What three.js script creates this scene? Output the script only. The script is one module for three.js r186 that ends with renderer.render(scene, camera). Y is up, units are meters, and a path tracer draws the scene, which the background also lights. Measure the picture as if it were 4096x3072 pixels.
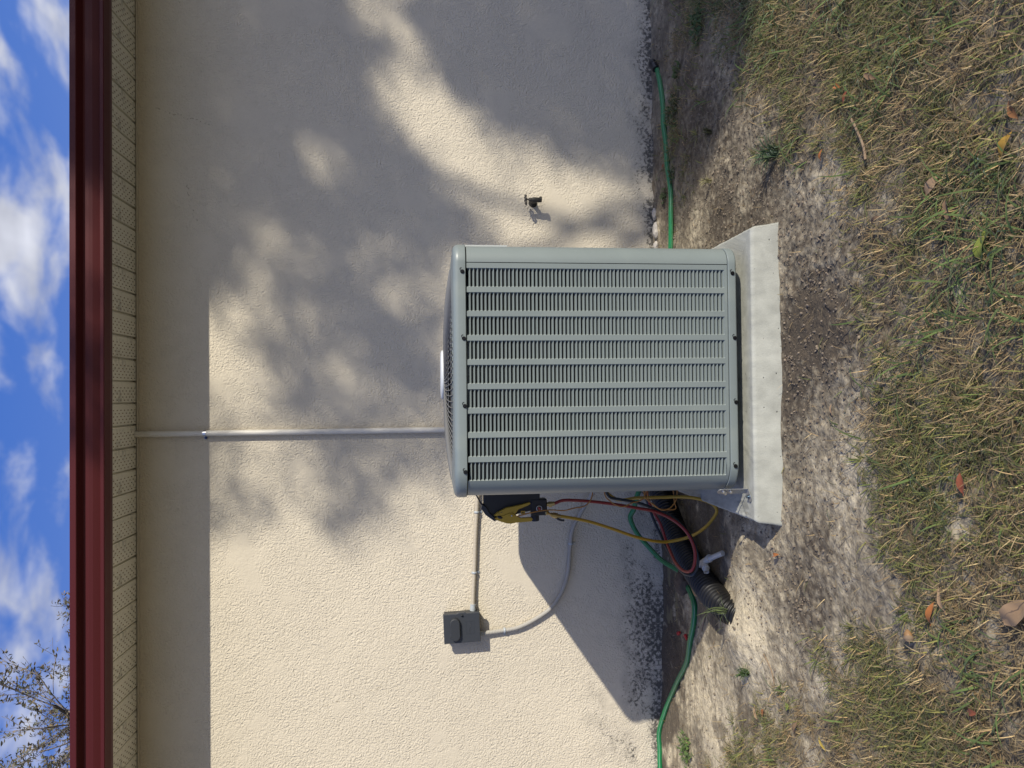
import * as THREE from 'three';
import { RoundedBoxGeometry } from 'three/addons/geometries/RoundedBoxGeometry.js';
import { mergeGeometries } from 'three/addons/utils/BufferGeometryUtils.js';

// ---------------------------------------------------------------- camera, sky, sun, exposure
const scene = new THREE.Scene();
const camera = new THREE.PerspectiveCamera(2 * Math.atan(1536 / 2900) * 180 / Math.PI, 4 / 3, 0.05, 600);
{
  // the phone was held sideways: world up points to the left edge of the picture
  const D = Math.PI / 180, pitch = -6 * D, yaw = 0.9 * D, roll = 0.5 * D;
  const F = new THREE.Vector3(Math.sin(yaw) * Math.cos(pitch), Math.sin(pitch), -Math.cos(yaw) * Math.cos(pitch));
  const R0 = new THREE.Vector3(Math.cos(yaw), 0, Math.sin(yaw)), U0 = R0.clone().cross(F);
  const R = R0.clone().multiplyScalar(Math.cos(roll)).addScaledVector(U0, -Math.sin(roll));
  camera.position.set(0, 1.08, 3.5);
  camera.up.copy(R);
  camera.lookAt(camera.position.clone().add(F));
}
const SUN = new THREE.Vector3(1.04, 0.70, 1.0);            // towards the sun
const sun = new THREE.DirectionalLight(new THREE.Color(1.0, 0.935, 0.80), 5);
sun.target.position.set(0, 0.8, 0.5); sun.position.copy(SUN).multiplyScalar(18).add(sun.target.position);
sun.castShadow = true; sun.shadow.mapSize.set(4096, 4096); sun.shadow.radius = 1;
Object.assign(sun.shadow.camera, { left: -6, right: 6, top: 6, bottom: -6, near: 1, far: 60 });
scene.add(sun, sun.target);
const EXPOSURE = 1.02;

// ---------------------------------------------------------------- noise and small helpers
function rng(seed) { let a = seed >>> 0; return () => { a = (a + 0x6D2B79F5) | 0; let t = Math.imul(a ^ (a >>> 15), 1 | a); t = (t + Math.imul(t ^ (t >>> 7), 61 | t)) ^ t; return ((t ^ (t >>> 14)) >>> 0) / 4294967296; }; }
const PERM = new Uint8Array(512); { const r = rng(7), p = [...Array(256).keys()]; for (let i = 255; i > 0; i--) { const j = Math.floor(r() * (i + 1)); [p[i], p[j]] = [p[j], p[i]]; } for (let i = 0; i < 512; i++) PERM[i] = p[i & 255]; }
const GX = new Float32Array(256), GY = new Float32Array(256); for (let i = 0; i < 256; i++) { GX[i] = Math.cos(i * 2.399963); GY[i] = Math.sin(i * 2.399963); }
function noise(x, y) {
  const xi = Math.floor(x), yi = Math.floor(y), fx = x - xi, fy = y - yi, X = xi & 255, Y = yi & 255;
  const u = fx * fx * fx * (fx * (fx * 6 - 15) + 10), v = fy * fy * fy * (fy * (fy * 6 - 15) + 10);
  const a = PERM[PERM[X] + Y], b = PERM[PERM[X + 1] + Y], c = PERM[PERM[X] + Y + 1], d = PERM[PERM[X + 1] + Y + 1];
  const n0 = GX[a] * fx + GY[a] * fy, n1 = GX[b] * (fx - 1) + GY[b] * fy, n2 = GX[c] * fx + GY[c] * (fy - 1), n3 = GX[d] * (fx - 1) + GY[d] * (fy - 1);
  return (n0 + u * (n1 - n0) + v * (n2 + u * (n3 - n2) - n0 - u * (n1 - n0))) * 1.5;
}
function fbm(x, y, o = 4) { let s = 0, a = 0.5; for (let i = 0; i < o; i++) { s += a * noise(x, y); x = x * 2.03 + 17.3; y = y * 2.03 + 5.1; a *= 0.5; } return s; }
const clamp = (x, a = 0, b = 1) => x < a ? a : x > b ? b : x;
const smooth = (a, b, x) => { const t = clamp((x - a) / (b - a)); return t * t * (3 - 2 * t); };
const lerp = (a, b, t) => a + (b - a) * t;
const gauss = (dx, dz, r) => Math.exp(-(dx * dx + dz * dz) / (r * r));
const toS = c => { c = clamp(c); return 255 * (c <= 0.0031308 ? 12.92 * c : 1.055 * Math.pow(c, 1 / 2.4) - 0.055); };
function dataTex(w, h, fn, srgb) {                          // fn(i, j, out) with j = 0 at the bottom
  const d = new Uint8Array(w * h * 4), o = [0, 0, 0];
  for (let j = 0, k = 0; j < h; j++) for (let i = 0; i < w; i++, k += 4) { fn(i, j, o); d[k] = o[0]; d[k + 1] = o[1]; d[k + 2] = o[2]; d[k + 3] = 255; }
  const t = new THREE.DataTexture(d, w, h); t.magFilter = THREE.LinearFilter; t.minFilter = THREE.LinearFilter;
  t.wrapS = t.wrapT = THREE.MirroredRepeatWrapping; if (srgb) t.colorSpace = THREE.SRGBColorSpace; t.needsUpdate = true; return t;
}
const lin = (r, g, b) => new THREE.Color().setRGB(r, g, b);
function std(r, g, b, rough = 0.7, metal = 0, more = {}) { return new THREE.MeshStandardMaterial({ color: lin(r, g, b), roughness: rough, metalness: metal, side: THREE.DoubleSide, ...more }); }
const taken = {};
function numbered(n) { const k = taken[n] = (taken[n] ?? -1) + 1; return k ? `${n}_${String(k).padStart(3, '0')}` : n; }
function mesh(name, geo, m, parent) { const o = new THREE.Mesh(geo, m); o.name = parent ? name : numbered(name); o.castShadow = o.receiveShadow = true; (parent || scene).add(o); return o; }
function tag(o, label, category, group, kind) { if (label) o.userData.label = label; if (category) o.userData.category = category; if (group) o.userData.group = group; if (kind) o.userData.kind = kind; return o; }
function thing(name, label, category, pos = [0, 0, 0], group) { const o = new THREE.Group(); o.name = numbered(name); o.position.set(...pos); scene.add(o); return tag(o, label, category, group); }
const V = (x, y, z) => new THREE.Vector3(x, y, z);
function box(x0, x1, y0, y1, z0, z1) { return new THREE.BoxGeometry(x1 - x0, y1 - y0, z1 - z0).translate((x0 + x1) / 2, (y0 + y1) / 2, (z0 + z1) / 2); }
function rbox(w, h, d, r, x = 0, y = 0, z = 0) { return new RoundedBoxGeometry(w, h, d, 2, r).translate(x, y, z); }
function merge(list) { return mergeGeometries(list.map(g => g.index ? g.toNonIndexed() : g).map(g => { for (const k of Object.keys(g.attributes)) if (!['position', 'normal', 'uv'].includes(k)) g.deleteAttribute(k); return g; })); }
function cyl(a, b, r0, r1 = r0, seg = 14) {                   // a cylinder from a to b
  const A = V(...a), B = V(...b), d = B.clone().sub(A), L = d.length();
  return new THREE.CylinderGeometry(r1, r0, L, seg).translate(0, L / 2, 0).applyQuaternion(new THREE.Quaternion().setFromUnitVectors(V(0, 1, 0), d.normalize())).translate(...a);
}
function curveOf(pts, tension = 0.5) { return new THREE.CatmullRomCurve3(pts.map(p => V(...p)), false, 'centripetal', tension); }
function tube(pts, r, seg = 90, rad = 10) { return new THREE.TubeGeometry(curveOf(pts), seg, r, rad, false); }
function ribbed(pts, rad, seg, sides) {                       // a tube whose radius rad(s) changes with the length s along it
  const c = curveOf(pts), L = c.getLength(), n = Math.round(L * seg), fr = c.computeFrenetFrames(n, false), P = [], U = [], I = [];
  for (let i = 0; i <= n; i++) {
    const p = c.getPointAt(i / n), r = rad(i / n * L);
    for (let k = 0; k <= sides; k++) { const a = k / sides * 2 * Math.PI, q = p.clone().addScaledVector(fr.normals[i], Math.cos(a) * r).addScaledVector(fr.binormals[i], Math.sin(a) * r); P.push(q.x, q.y, q.z); U.push(k / sides, i / n * L); }
  }
  for (let i = 0; i < n; i++) for (let k = 0; k < sides; k++) { const a = i * (sides + 1) + k, b = a + sides + 1; I.push(a, b, a + 1, b, b + 1, a + 1); }
  const g = new THREE.BufferGeometry(); g.setAttribute('position', new THREE.Float32BufferAttribute(P, 3)); g.setAttribute('uv', new THREE.Float32BufferAttribute(U, 2)); g.setIndex(I); g.computeVertexNormals(); return g;
}

// ---------------------------------------------------------------- sky: blue air with broken cloud
{
  const W = 4096, H = 2048, d = new Float32Array(W * H * 4);
  // broad banks of cloud: azimuth, elevation, half widths in degrees, strength
  const banks = [[13, 27.3, 6.5, 2.6, 0.62], [9, 28.5, 4, 2.2, 0.2], [22, 24.4, 3, 0.8, 0.16], [25, 26, 1.6, 1.6, 0.14], [-14, 27.5, 4.5, 1.8, 0.26], [-20, 26, 5, 2.0, 0.26], [-25, 27, 4, 2, 0.18], [-5, 28.4, 1.4, 0.9, 0.12], [1, 26, 5, 3, -0.2]];
  for (let j = 0, k = 0; j < H; j++) {
    const el = (j + 0.5) / H * 180 - 90, e = Math.max(el, 0), t = Math.pow(1 - e / 90, 6);
    const air = [lerp(0.020, 0.55, t), lerp(0.128, 0.66, t), lerp(0.55, 0.84, t)], S = SUN.clone().normalize();
    for (let i = 0; i < W; i++, k += 4) {
      const a = (i + 0.5) / W * 2 * Math.PI - Math.PI;        // atan2(z, x)
      let az = (a * 180 / Math.PI + 90); if (az > 180) az -= 360; if (az < -180) az += 360;
      let r = air[0], g = air[1], b = air[2];
      if (el > 3) {
        // clouds lie in a flat layer high above the ground
        const q = 1.15 / Math.tan((e + 4) * Math.PI / 180), x = q * Math.sin(az * Math.PI / 180), y = q * Math.cos(az * Math.PI / 180);
        const wx = fbm(x * 2.2 + 3, y * 2.2, 3) * 0.5, wy = fbm(x * 2.2 + 31, y * 2.2 + 9, 3) * 0.5;
        let c = fbm(x * 4.6 + wx + 11, y * 4.6 + wy + 4, 6) * 1.0 + 0.05;
        if (Math.abs(az) < 40 && el < 36) for (const [ba, be, wa, we, s] of banks) c += 0.75 * s * Math.exp(-((az - ba) ** 2) / (wa * wa) - ((el - be) ** 2) / (we * we));
        const m = smooth(-0.06, 0.72, c) * 0.85 * smooth(3, 12, el), lit = 0.86 + 0.5 * fbm(x * 5 + 2, y * 5 + 7, 4);
        r = lerp(r, 0.80 * lit, m); g = lerp(g, 0.81 * lit, m); b = lerp(b, 0.86 * lit, m);
      }
      // bright air round the sun
      const ce = Math.cos(el * Math.PI / 180), cs = Math.max(0, ce * Math.cos(a) * S.x + Math.sin(el * Math.PI / 180) * S.y + ce * Math.sin(a) * S.z), glow = 0.7 * Math.pow(cs, 9) + 0.12 * Math.pow(cs, 2.5);
      if (el > 0) { r += 1.0 * glow; g += 0.90 * glow; b += 0.74 * glow; }
      d[k] = r; d[k + 1] = g; d[k + 2] = b; d[k + 3] = 1;
    }
  }
  const t = new THREE.DataTexture(d, W, H, THREE.RGBAFormat, THREE.FloatType);
  t.mapping = THREE.EquirectangularReflectionMapping; t.magFilter = t.minFilter = THREE.LinearFilter; t.needsUpdate = true;
  scene.background = t; scene.environment = t;
}

// ---------------------------------------------------------------- ground
const PADX0 = -0.406, PADX1 = 0.524, PADZ0 = 0.40, PADZ1 = 1.313, PADY = 0.089;
const EDGE = [[-3, 0.2], [-1.7, 0.45], [-1.355, 0.72], [-0.924, 1.25], [-0.564, 1.86], [-0.284, 1.70], [0.044, 1.70], [0.375, 1.68], [0.6, 1.55], [0.884, 1.24], [1.3, 0.75], [1.86, 0.3], [3, 0.15]];
function lawnEdge(x) { for (let i = 1; i < EDGE.length; i++) if (x < EDGE[i][0]) { const [a, p] = EDGE[i - 1], [b, q] = EDGE[i]; return lerp(p, q, clamp((x - a) / (b - a))); } return 0.15; }
function lawn(x, z) {                                        // how thick the grass stands, 0 to 1
  const e = z - lawnEdge(x) + 0.30 * fbm(x * 2.1 + 4, z * 2.1 + 9, 3) + 0.16 * fbm(x * 7 + 1, z * 7, 2);
  let g = smooth(-0.08, 0.45, e);
  g *= 1 - 0.85 * smooth(0.12, 0.42, fbm(x * 3.1 + 20, z * 3.1 + 3, 3)) * (1 - smooth(0.25, 0.8, e) * 0.6);
  g = Math.max(g, 0.75 * gauss(x - 1.38, (z - 0.42) * 1.7, 0.36) * smooth(-0.1, 0.35, fbm(x * 6 + 2, z * 6 + 8, 3) + 0.1));   // shaded patch beside the hose
  return g;
}
const soilMask = (x, z) => clamp(gauss(x - 0.25, (z - 1.48) * 2.6, 0.75) + gauss(x - 0.9, z - 0.9, 0.45) + 0.7 * gauss(x + 0.6, z - 1.3, 0.25));
function height(x, z) {
  let h = 0.012 * fbm(x * 1.4, z * 1.4 + 3, 3) + 0.008 * fbm(x * 6 + 2, z * 5, 3) + 0.0034 * fbm(x * 22, z * 22 + 7, 2);
  const s = soilMask(x, z) * smooth(0.0, 0.10, Math.max(z - PADZ1, Math.max(PADX0 - x, x - PADX1)));
  h += s * (0.014 * Math.max(0, fbm(x * 15 + 5, z * 15, 3)) + 0.007 * fbm(x * 9, z * 9, 2));
  h -= 0.028 * gauss(x + 1.0, (z - 0.1) * 1.4, 0.42) + 0.012 * gauss(x + 0.55, z - 0.55, 0.4);
  h += 0.052 * gauss(x + 0.86, z - 1.02, 0.15) + 0.028 * gauss(x + 0.55, z - 1.03, 0.13) + 0.02 * gauss(x - 1.2, (z - 0.55), 0.3);
  h += 0.008 * Math.max(0, fbm(x * 9 + 40, z * 16, 3)) * smooth(0.05, 0.5, z);
  // wind-blown runnels beside the wall
  h -= 0.006 * smooth(0.1, 0.5, Math.abs(fbm(x * 3, z * 14 + 2, 3)) * 2) * (1 - smooth(0.3, 0.7, z));
  const under = smooth(0, 0.05, x - PADX0) * smooth(0, 0.05, PADX1 - x) * smooth(0, 0.05, PADZ1 - z) * smooth(0, 0.05, z - PADZ0);
  h = lerp(h, -0.02, under);
  const out = smooth(2.2, 2.75, Math.abs(x)) + smooth(2.6, 3.25, z);
  return lerp(h, -0.03, clamp(out));
}
{
  const GX0 = -2.8, GX1 = 2.8, GZ0 = -0.06, GZ1 = 3.3, nx = 980, nz = 590;
  const P = new Float32Array((nx + 1) * (nz + 1) * 3), U = new Float32Array((nx + 1) * (nz + 1) * 2), I = new Uint32Array(nx * nz * 6);
  for (let j = 0, k = 0, q = 0; j <= nz; j++) for (let i = 0; i <= nx; i++) {
    const x = lerp(GX0, GX1, i / nx), z = lerp(GZ0, GZ1, j / nz); P[k++] = x; P[k++] = height(x, z); P[k++] = z; U[q++] = i / nx; U[q++] = j / nz;
  }
  for (let j = 0, k = 0; j < nz; j++) for (let i = 0; i < nx; i++) { const a = j * (nx + 1) + i, b = a + nx + 1; I[k++] = a; I[k++] = b; I[k++] = a + 1; I[k++] = b; I[k++] = b + 1; I[k++] = a + 1; }
  const g = new THREE.BufferGeometry(); g.setAttribute('position', new THREE.BufferAttribute(P, 3)); g.setAttribute('uv', new THREE.BufferAttribute(U, 2)); g.setIndex(new THREE.BufferAttribute(I, 1)); g.computeVertexNormals();
  const TW = 2048, TH = 1228, r = rng(5);
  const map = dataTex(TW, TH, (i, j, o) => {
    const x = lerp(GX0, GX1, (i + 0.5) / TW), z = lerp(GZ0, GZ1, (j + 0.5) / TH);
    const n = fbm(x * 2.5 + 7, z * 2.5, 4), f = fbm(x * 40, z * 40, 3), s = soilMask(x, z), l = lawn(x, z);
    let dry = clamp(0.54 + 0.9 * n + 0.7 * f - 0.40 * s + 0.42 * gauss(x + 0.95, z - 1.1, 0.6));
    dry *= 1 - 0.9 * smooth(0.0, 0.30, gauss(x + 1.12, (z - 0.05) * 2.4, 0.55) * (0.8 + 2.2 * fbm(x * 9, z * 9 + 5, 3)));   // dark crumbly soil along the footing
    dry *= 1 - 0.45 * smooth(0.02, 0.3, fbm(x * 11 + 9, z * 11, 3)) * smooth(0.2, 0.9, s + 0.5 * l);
    dry *= 1 - 0.8 * smooth(0.03, 0.5, gauss(x + 0.55, z - 0.60, 0.36) * (0.9 + 1.6 * fbm(x * 10, z * 10, 3)));   // dark moist soil round the drain pipe, darkened further to paint the unit's shade
    dry *= 1 - 0.6 * smooth(0.08, 0.7, gauss(x - 1.25, (z - 0.35) * 1.5, 0.8) * (0.8 + 1.6 * fbm(x * 6 + 3, z * 6, 3)));   // darker ground right of the pad, near the wall
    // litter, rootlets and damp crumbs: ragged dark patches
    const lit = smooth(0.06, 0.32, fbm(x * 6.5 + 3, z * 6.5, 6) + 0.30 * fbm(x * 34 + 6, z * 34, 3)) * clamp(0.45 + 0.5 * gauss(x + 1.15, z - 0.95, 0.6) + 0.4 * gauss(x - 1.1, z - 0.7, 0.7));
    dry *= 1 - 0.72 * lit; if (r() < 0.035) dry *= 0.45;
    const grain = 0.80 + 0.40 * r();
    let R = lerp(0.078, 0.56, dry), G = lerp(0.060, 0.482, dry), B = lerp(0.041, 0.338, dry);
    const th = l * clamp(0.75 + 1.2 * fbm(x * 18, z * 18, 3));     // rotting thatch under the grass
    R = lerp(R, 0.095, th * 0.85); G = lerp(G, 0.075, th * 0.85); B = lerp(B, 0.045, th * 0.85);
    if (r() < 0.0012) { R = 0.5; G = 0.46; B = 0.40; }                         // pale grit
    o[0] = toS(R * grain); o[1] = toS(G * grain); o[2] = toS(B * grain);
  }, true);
  const bump = dataTex(2048, 1228, (i, j, o) => { const x = i * 0.8 + j * 0.6, y = j * 0.8 - i * 0.6; o[0] = o[1] = o[2] = 255 * clamp(0.45 + 0.9 * Math.max(-0.2, fbm(x * 0.16, y * 0.16, 2)) + 0.35 * noise(x * 0.37 + 8, y * 0.37) + 0.25 * (r() - 0.5)); });
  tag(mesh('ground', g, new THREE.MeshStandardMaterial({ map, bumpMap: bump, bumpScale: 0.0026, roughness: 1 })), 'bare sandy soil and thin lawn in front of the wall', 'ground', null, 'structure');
  const far = new THREE.PlaneGeometry(400, 400).rotateX(-Math.PI / 2).translate(0, -0.034, 0);
  tag(mesh('far_ground', far, std(0.18, 0.15, 0.085, 1)), 'wide flat lawn beyond the yard', 'ground', null, 'structure');
}

// ---------------------------------------------------------------- house: stucco wall, soffit, gutter, roof
const house = thing('house', 'beige stucco house wall with perforated soffit and dark red gutter', 'house');
const WTOP = 2.449;
const worm = (x, y) => { const a = noise(x * 92 + 1.5 * noise(x * 38, y * 38), y * 88 + 1.5 * noise(x * 41 + 9, y * 41 + 4)); return a; };
{
  const W = 2048, H = 1024, mx = 5.12, my = 2.56;
  const hgt = new Float32Array(W * H), flat = new Float32Array(W * H);
  for (let j = 0, k = 0; j < H; j++) for (let i = 0; i < W; i++, k++) {
    const x = i / W * mx, y = j / H * my;
    const f = smooth(0.16, 0.36, fbm(x * 3.3 + 3, y * 3.3 + 8, 4));        // trowelled smooth patches
    const n = worm(x, y), n2 = noise(x * 120 + 3, y * 120);
    const ridge = 0.62 * smooth(0.0, 0.32, Math.abs(n)) + 0.28 * smooth(-0.35, 0.45, n2) * (0.5 + smooth(-0.3, 0.3, fbm(x * 5, y * 5 + 3, 3))) + 0.10 * noise(x * 260, y * 260);
    hgt[k] = lerp(ridge, 0.75 + 0.05 * noise(x * 50, y * 50), f * 0.8); flat[k] = n;
  }
  const bump = dataTex(W, H, (i, j, o) => { o[0] = o[1] = o[2] = 255 * clamp(hgt[j * W + i]); });
  const r = rng(11), cracks = [[0.39, 1.21, 0.30, 1.08], [1.35, 2.36, 1.28, 2.12], [-1.45, 1.62, -1.38, 1.35], [1.02, 2.23, 0.80, 2.18], [-0.62, 1.9, -0.6, 1.72]];
  const map = dataTex(W, H, (i, j, o) => {
    const k = j * W + i, x = i / W * mx - 2.56, y = j / H * my;
    const v = 1 + 0.07 * fbm(x * 1.6 + 5, y * 1.6, 4) + 0.05 * fbm(x * 14, y * 14, 3) + 0.05 * (r() - 0.5) - 0.05 * (1 - smooth(0, 0.12, Math.abs(flat[k])));
    let R = 0.590 * v, G = 0.528 * v, B = 0.418 * v;
    // mildew specks in the creases above the footing
    const reach = 0.075 + 0.06 * fbm(x * 2.3 + 1, 3, 3) + 0.15 * smooth(0.1, -0.4, x) + 0.17 * gauss(x + 1.38, 0, 0.40) + 0.09 * gauss(x - 1.3, 0, 0.6);
    const dens = clamp(1.05 - y / Math.max(0.03, reach * (1 + 1.3 * fbm(x * 5, y * 5, 3)))) * smooth(-0.5, 0.1, fbm(x * 4 + 7, y * 7, 3));
    const ux = x * 0.8 + y * 0.6, uy = y * 0.8 - x * 0.6;
    const grit = smooth(0.34, 0.74, 0.5 + 0.42 * fbm(ux * 62 + 3, uy * 62, 3) * 1.6 - 0.22 * smooth(0, 0.25, Math.abs(flat[k])) + (dens - 0.62) * 0.75 + 0.10 * (r() - 0.5));
    const m = dens > 0 ? clamp(grit * (0.45 + dens)) * 0.88 : 0;
    R = lerp(R, 0.062, m); G = lerp(G, 0.060, m); B = lerp(B, 0.054, m);
    const veil = 1 - 0.34 * clamp(dens * 1.1) * smooth(-0.35, 0.3, fbm(x * 16 + 2, y * 16, 4)); R *= veil; G *= veil; B *= veil;   // grey film of dirt in blotches
    const pale = clamp(dens * 1.2) * 0.2 * (1 - m); R = lerp(R, 0.50, pale); G = lerp(G, 0.46, pale); B = lerp(B, 0.40, pale);   // salt-bleached paint
    for (const [x0, y0, x1, y1] of cracks) { const t = clamp(((x - x0) * (x1 - x0) + (y - y0) * (y1 - y0)) / ((x1 - x0) ** 2 + (y1 - y0) ** 2)), dx = x - lerp(x0, x1, t) + 0.012 * noise(t * 9 + x0 * 7, y0 * 5), dy = y - lerp(y0, y1, t) + 0.012 * noise(t * 11 + 4, x0 * 9); if (dx * dx + dy * dy < 0.0000035) { R *= 0.55; G *= 0.53; B *= 0.5; } }
    o[0] = toS(R); o[1] = toS(G); o[2] = toS(B);
  }, true);
  const wallM = new THREE.MeshStandardMaterial({ map, bumpMap: bump, bumpScale: 0.0035, roughness: 0.95 });
  const g = box(-4.6, 4.6, -0.25, WTOP + 0.15, -0.2, 0);
  { const p = g.attributes.position, u = g.attributes.uv, nn = g.attributes.normal; for (let i = 0; i < p.count; i++) u.setXY(i, ((Math.abs(nn.getX(i)) > 0.5 ? p.getZ(i) : p.getX(i)) + 2.56) / mx, p.getY(i) / my); }
  mesh('wall', g, wallM, house);
  mesh('rear_wall', box(-4.6, 4.6, -0.25, WTOP + 0.15, -6.2, -6.0), std(0.6, 0.5, 0.37, 0.95), house);
  for (const s of [-1, 1]) mesh('side_wall', box(s > 0 ? 4.4 : -4.6, s > 0 ? 4.6 : -4.4, -0.25, WTOP + 0.15, -5.998, -0.202), std(0.6, 0.5, 0.37, 0.95), house);
  // soffit: vented vinyl planks, four inches each
  const pw = 0.0995, flatW = 0.083, z0 = 0.004, z1 = 0.333, sh = new THREE.Shape();
  sh.moveTo(0, z0); sh.lineTo(flatW, z0); sh.lineTo(flatW, z1); sh.lineTo(0, z1);
  for (let rI = 0; rI < 5; rI++) for (let c = 0; c < 9; c++) {
    const hx = 0.010 + rI * 0.0135, hz = 0.022 + c * 0.037 + (rI % 2 ? 0.0185 : 0), h = new THREE.Path(), w = 0.0026, l = 0.0058;
    if (hz > z1 - 0.012) continue;
    [[1, -0.6], [0.5, -1], [-0.5, -1], [-1, -0.6], [-1, 0.6], [-0.5, 1], [0.5, 1], [1, 0.6]].forEach(([u, v], q) => q ? h.lineTo(hx + u * w, hz + v * l) : h.moveTo(hx + u * w, hz + v * l));
    sh.holes.push(h);
  }
  const sheet = new THREE.ShapeGeometry(sh).rotateX(Math.PI / 2);          // lies in x, z
  const strip = (xa, ya, xb, yb) => { const q = new THREE.BufferGeometry(); q.setAttribute('position', new THREE.Float32BufferAttribute([xa, ya, z0, xb, yb, z0, xb, yb, z1, xa, ya, z0, xb, yb, z1, xa, ya, z1], 3)); q.setAttribute('uv', new THREE.Float32BufferAttribute([xa, z0, xb, z0, xb, z1, xa, z0, xb, z1, xa, z1], 2)); q.computeVertexNormals(); return q; };
  const plank = merge([sheet, strip(flatW, 0, flatW + 0.003, 0.002), strip(flatW + 0.003, 0.002, 0.0905, 0.002), strip(0.0905, 0.002, 0.0925, 0.014), strip(0.0925, 0.014, 0.0985, 0.014), strip(0.0985, 0.014, 0.0995, 0)]);
  const r2 = rng(21), soffMap = dataTex(512, 512, (i, j, o) => { const x = i / 512 * 2, z = j / 512 * 2; const v = 1 - 0.42 * smooth(0.0, 0.6, fbm(x * 5, z * 7, 4) * 0.8 + 0.35 * noise(x * 60, z * 60)) + 0.06 * (r2() - 0.5); o[0] = toS(0.74 * v); o[1] = toS(0.71 * v); o[2] = toS(0.60 * v); }, true);
  const mats = [0, 1, 2, 3].map(k => { const t = soffMap.clone(); t.repeat.set(0.5, 0.5); t.offset.set(k * 0.23, k * 0.37); t.needsUpdate = true; return new THREE.MeshStandardMaterial({ map: t, roughness: 0.6, side: THREE.DoubleSide }); });
  for (let k = -45; k < 46; k++) { const o = mesh('soffit_plank', plank, mats[(k * 7 + 700) % 4], house); o.position.set(-0.0135 + k * pw + 0.001 * Math.sin(k * 5.1), WTOP, 0); }
  mesh('attic_floor', box(-4.6, 4.6, WTOP + 0.035, WTOP + 0.047, 0.002, 0.33), std(0.28, 0.20, 0.12, 0.9), house);
  mesh('soffit_trim', merge([box(-4.6, 4.6, WTOP - 0.0095, WTOP - 0.0075, 0.0005, 0.013), box(-4.6, 4.6, WTOP - 0.0075, WTOP - 0.001, 0.0005, 0.0025), box(-4.6, 4.6, WTOP - 0.0075, WTOP - 0.004, 0.011, 0.013)]), std(0.55, 0.50, 0.40, 0.5), house);
  mesh('fascia', box(-4.62, 4.62, WTOP - 0.034, WTOP + 0.08, 0.334, 0.356), std(0.075, 0.016, 0.016, 0.45), house);
  // ogee gutter
  const prof = [[0.357, 2.414], [0.410, 2.414], [0.4125, 2.4165], [0.4125, 2.4285], [0.4105, 2.4305], [0.393, 2.4315], [0.3935, 2.437], [0.398, 2.449], [0.4025, 2.462], [0.4045, 2.476], [0.405, 2.490], [0.408, 2.4955], [0.4325, 2.5085], [0.4355, 2.5105], [0.4365, 2.513], [0.4365, 2.533], [0.434, 2.536], [0.422, 2.536], [0.422, 2.527]];
  const gs = new THREE.Shape(); prof.forEach(([z, y], i) => i ? gs.lineTo(-z, y) : gs.moveTo(-z, y));
  for (let i = prof.length - 1; i >= 0; i--) { const [z, y] = prof[i]; gs.lineTo(-Math.max(0.3568, z - 0.0014), y + (i < 2 ? 0.0014 : 0)); }
  gs.lineTo(-0.3565, 2.520); gs.lineTo(-0.357, 2.414);
  const gg = new THREE.ExtrudeGeometry(gs, { depth: 9.3, bevelEnabled: false }).rotateY(Math.PI / 2).translate(-4.65, 0, 0);
  mesh('gutter', gg, new THREE.MeshPhysicalMaterial({ color: lin(0.070, 0.0095, 0.0100), roughness: 0.5, specularIntensity: 0.55, side: THREE.DoubleSide }), house);
  // low pitched roof, hidden from below
  const roof = new THREE.Shape(); roof.moveTo(-0.357, 2.531); roof.lineTo(3.1, 3.66); roof.lineTo(6.6, 2.531); roof.lineTo(6.6, 2.558); roof.lineTo(3.1, 3.69); roof.lineTo(-0.357, 2.558);
  mesh('roof', new THREE.ExtrudeGeometry(roof, { depth: 9.4, bevelEnabled: false }).rotateY(Math.PI / 2).translate(-4.7, 0, 0), std(0.07, 0.03, 0.03, 0.8), house);
}

// ---------------------------------------------------------------- concrete pad
const concrete = (() => {
  const r = rng(31);
  const stains = [...Array(9)].map(() => [r(), r(), 0.010 + 0.02 * r()]), pits = [...Array(260)].map(() => [r(), r(), 0.0012 + 0.0026 * r() * r()]);
  const map = dataTex(1024, 1024, (i, j, o) => {
    const x = i / 1024, y = j / 1024; let v = 0.385 + 0.15 * fbm(x * 5, y * 5, 4) + 0.10 * fbm(x * 22 + 4, y * 22, 3) + 0.05 * (r() - 0.5);
    v -= 0.16 * smooth(0.22, 0.5, fbm(x * 3 + 9, y * 8 + 2, 4));
    for (const [a, b, c] of pits) { const dx = x - a, dy = (y - b) * 1.6; if (dx * dx + dy * dy < c * c) v *= 0.28; }
    let br = 0; for (const [a, b, c] of stains) { const dx = x - a + 0.01 * noise(x * 60, y * 60), dy = (y - b) * 1.3 + 0.01 * noise(x * 60 + 9, y * 60); br = Math.max(br, 1 - smooth(0.4 * c, c, Math.hypot(dx, dy))); }
    br *= 0.55 * smooth(-0.2, 0.3, fbm(x * 60, y * 60, 2)); v *= 1 - 0.35 * br;
    o[0] = toS(v * 0.97); o[1] = toS(v * (0.98 - 0.1 * br)); o[2] = toS(v * (0.86 - 0.25 * br));
  }, true);
  const bump = dataTex(512, 512, (i, j, o) => { let v = 0.6 + 0.14 * fbm(i * 0.06, j * 0.06, 4) + 0.12 * (r() - 0.5); for (const [a, b, c] of pits) { const dx = i / 512 - a, dy = (j / 512 - b) * 1.6; if (dx * dx + dy * dy < c * c) v = 0.1; } o[0] = o[1] = o[2] = 255 * clamp(v); });
  return new THREE.MeshStandardMaterial({ map, bumpMap: bump, bumpScale: 0.003, roughness: 0.9 });
})();
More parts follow.
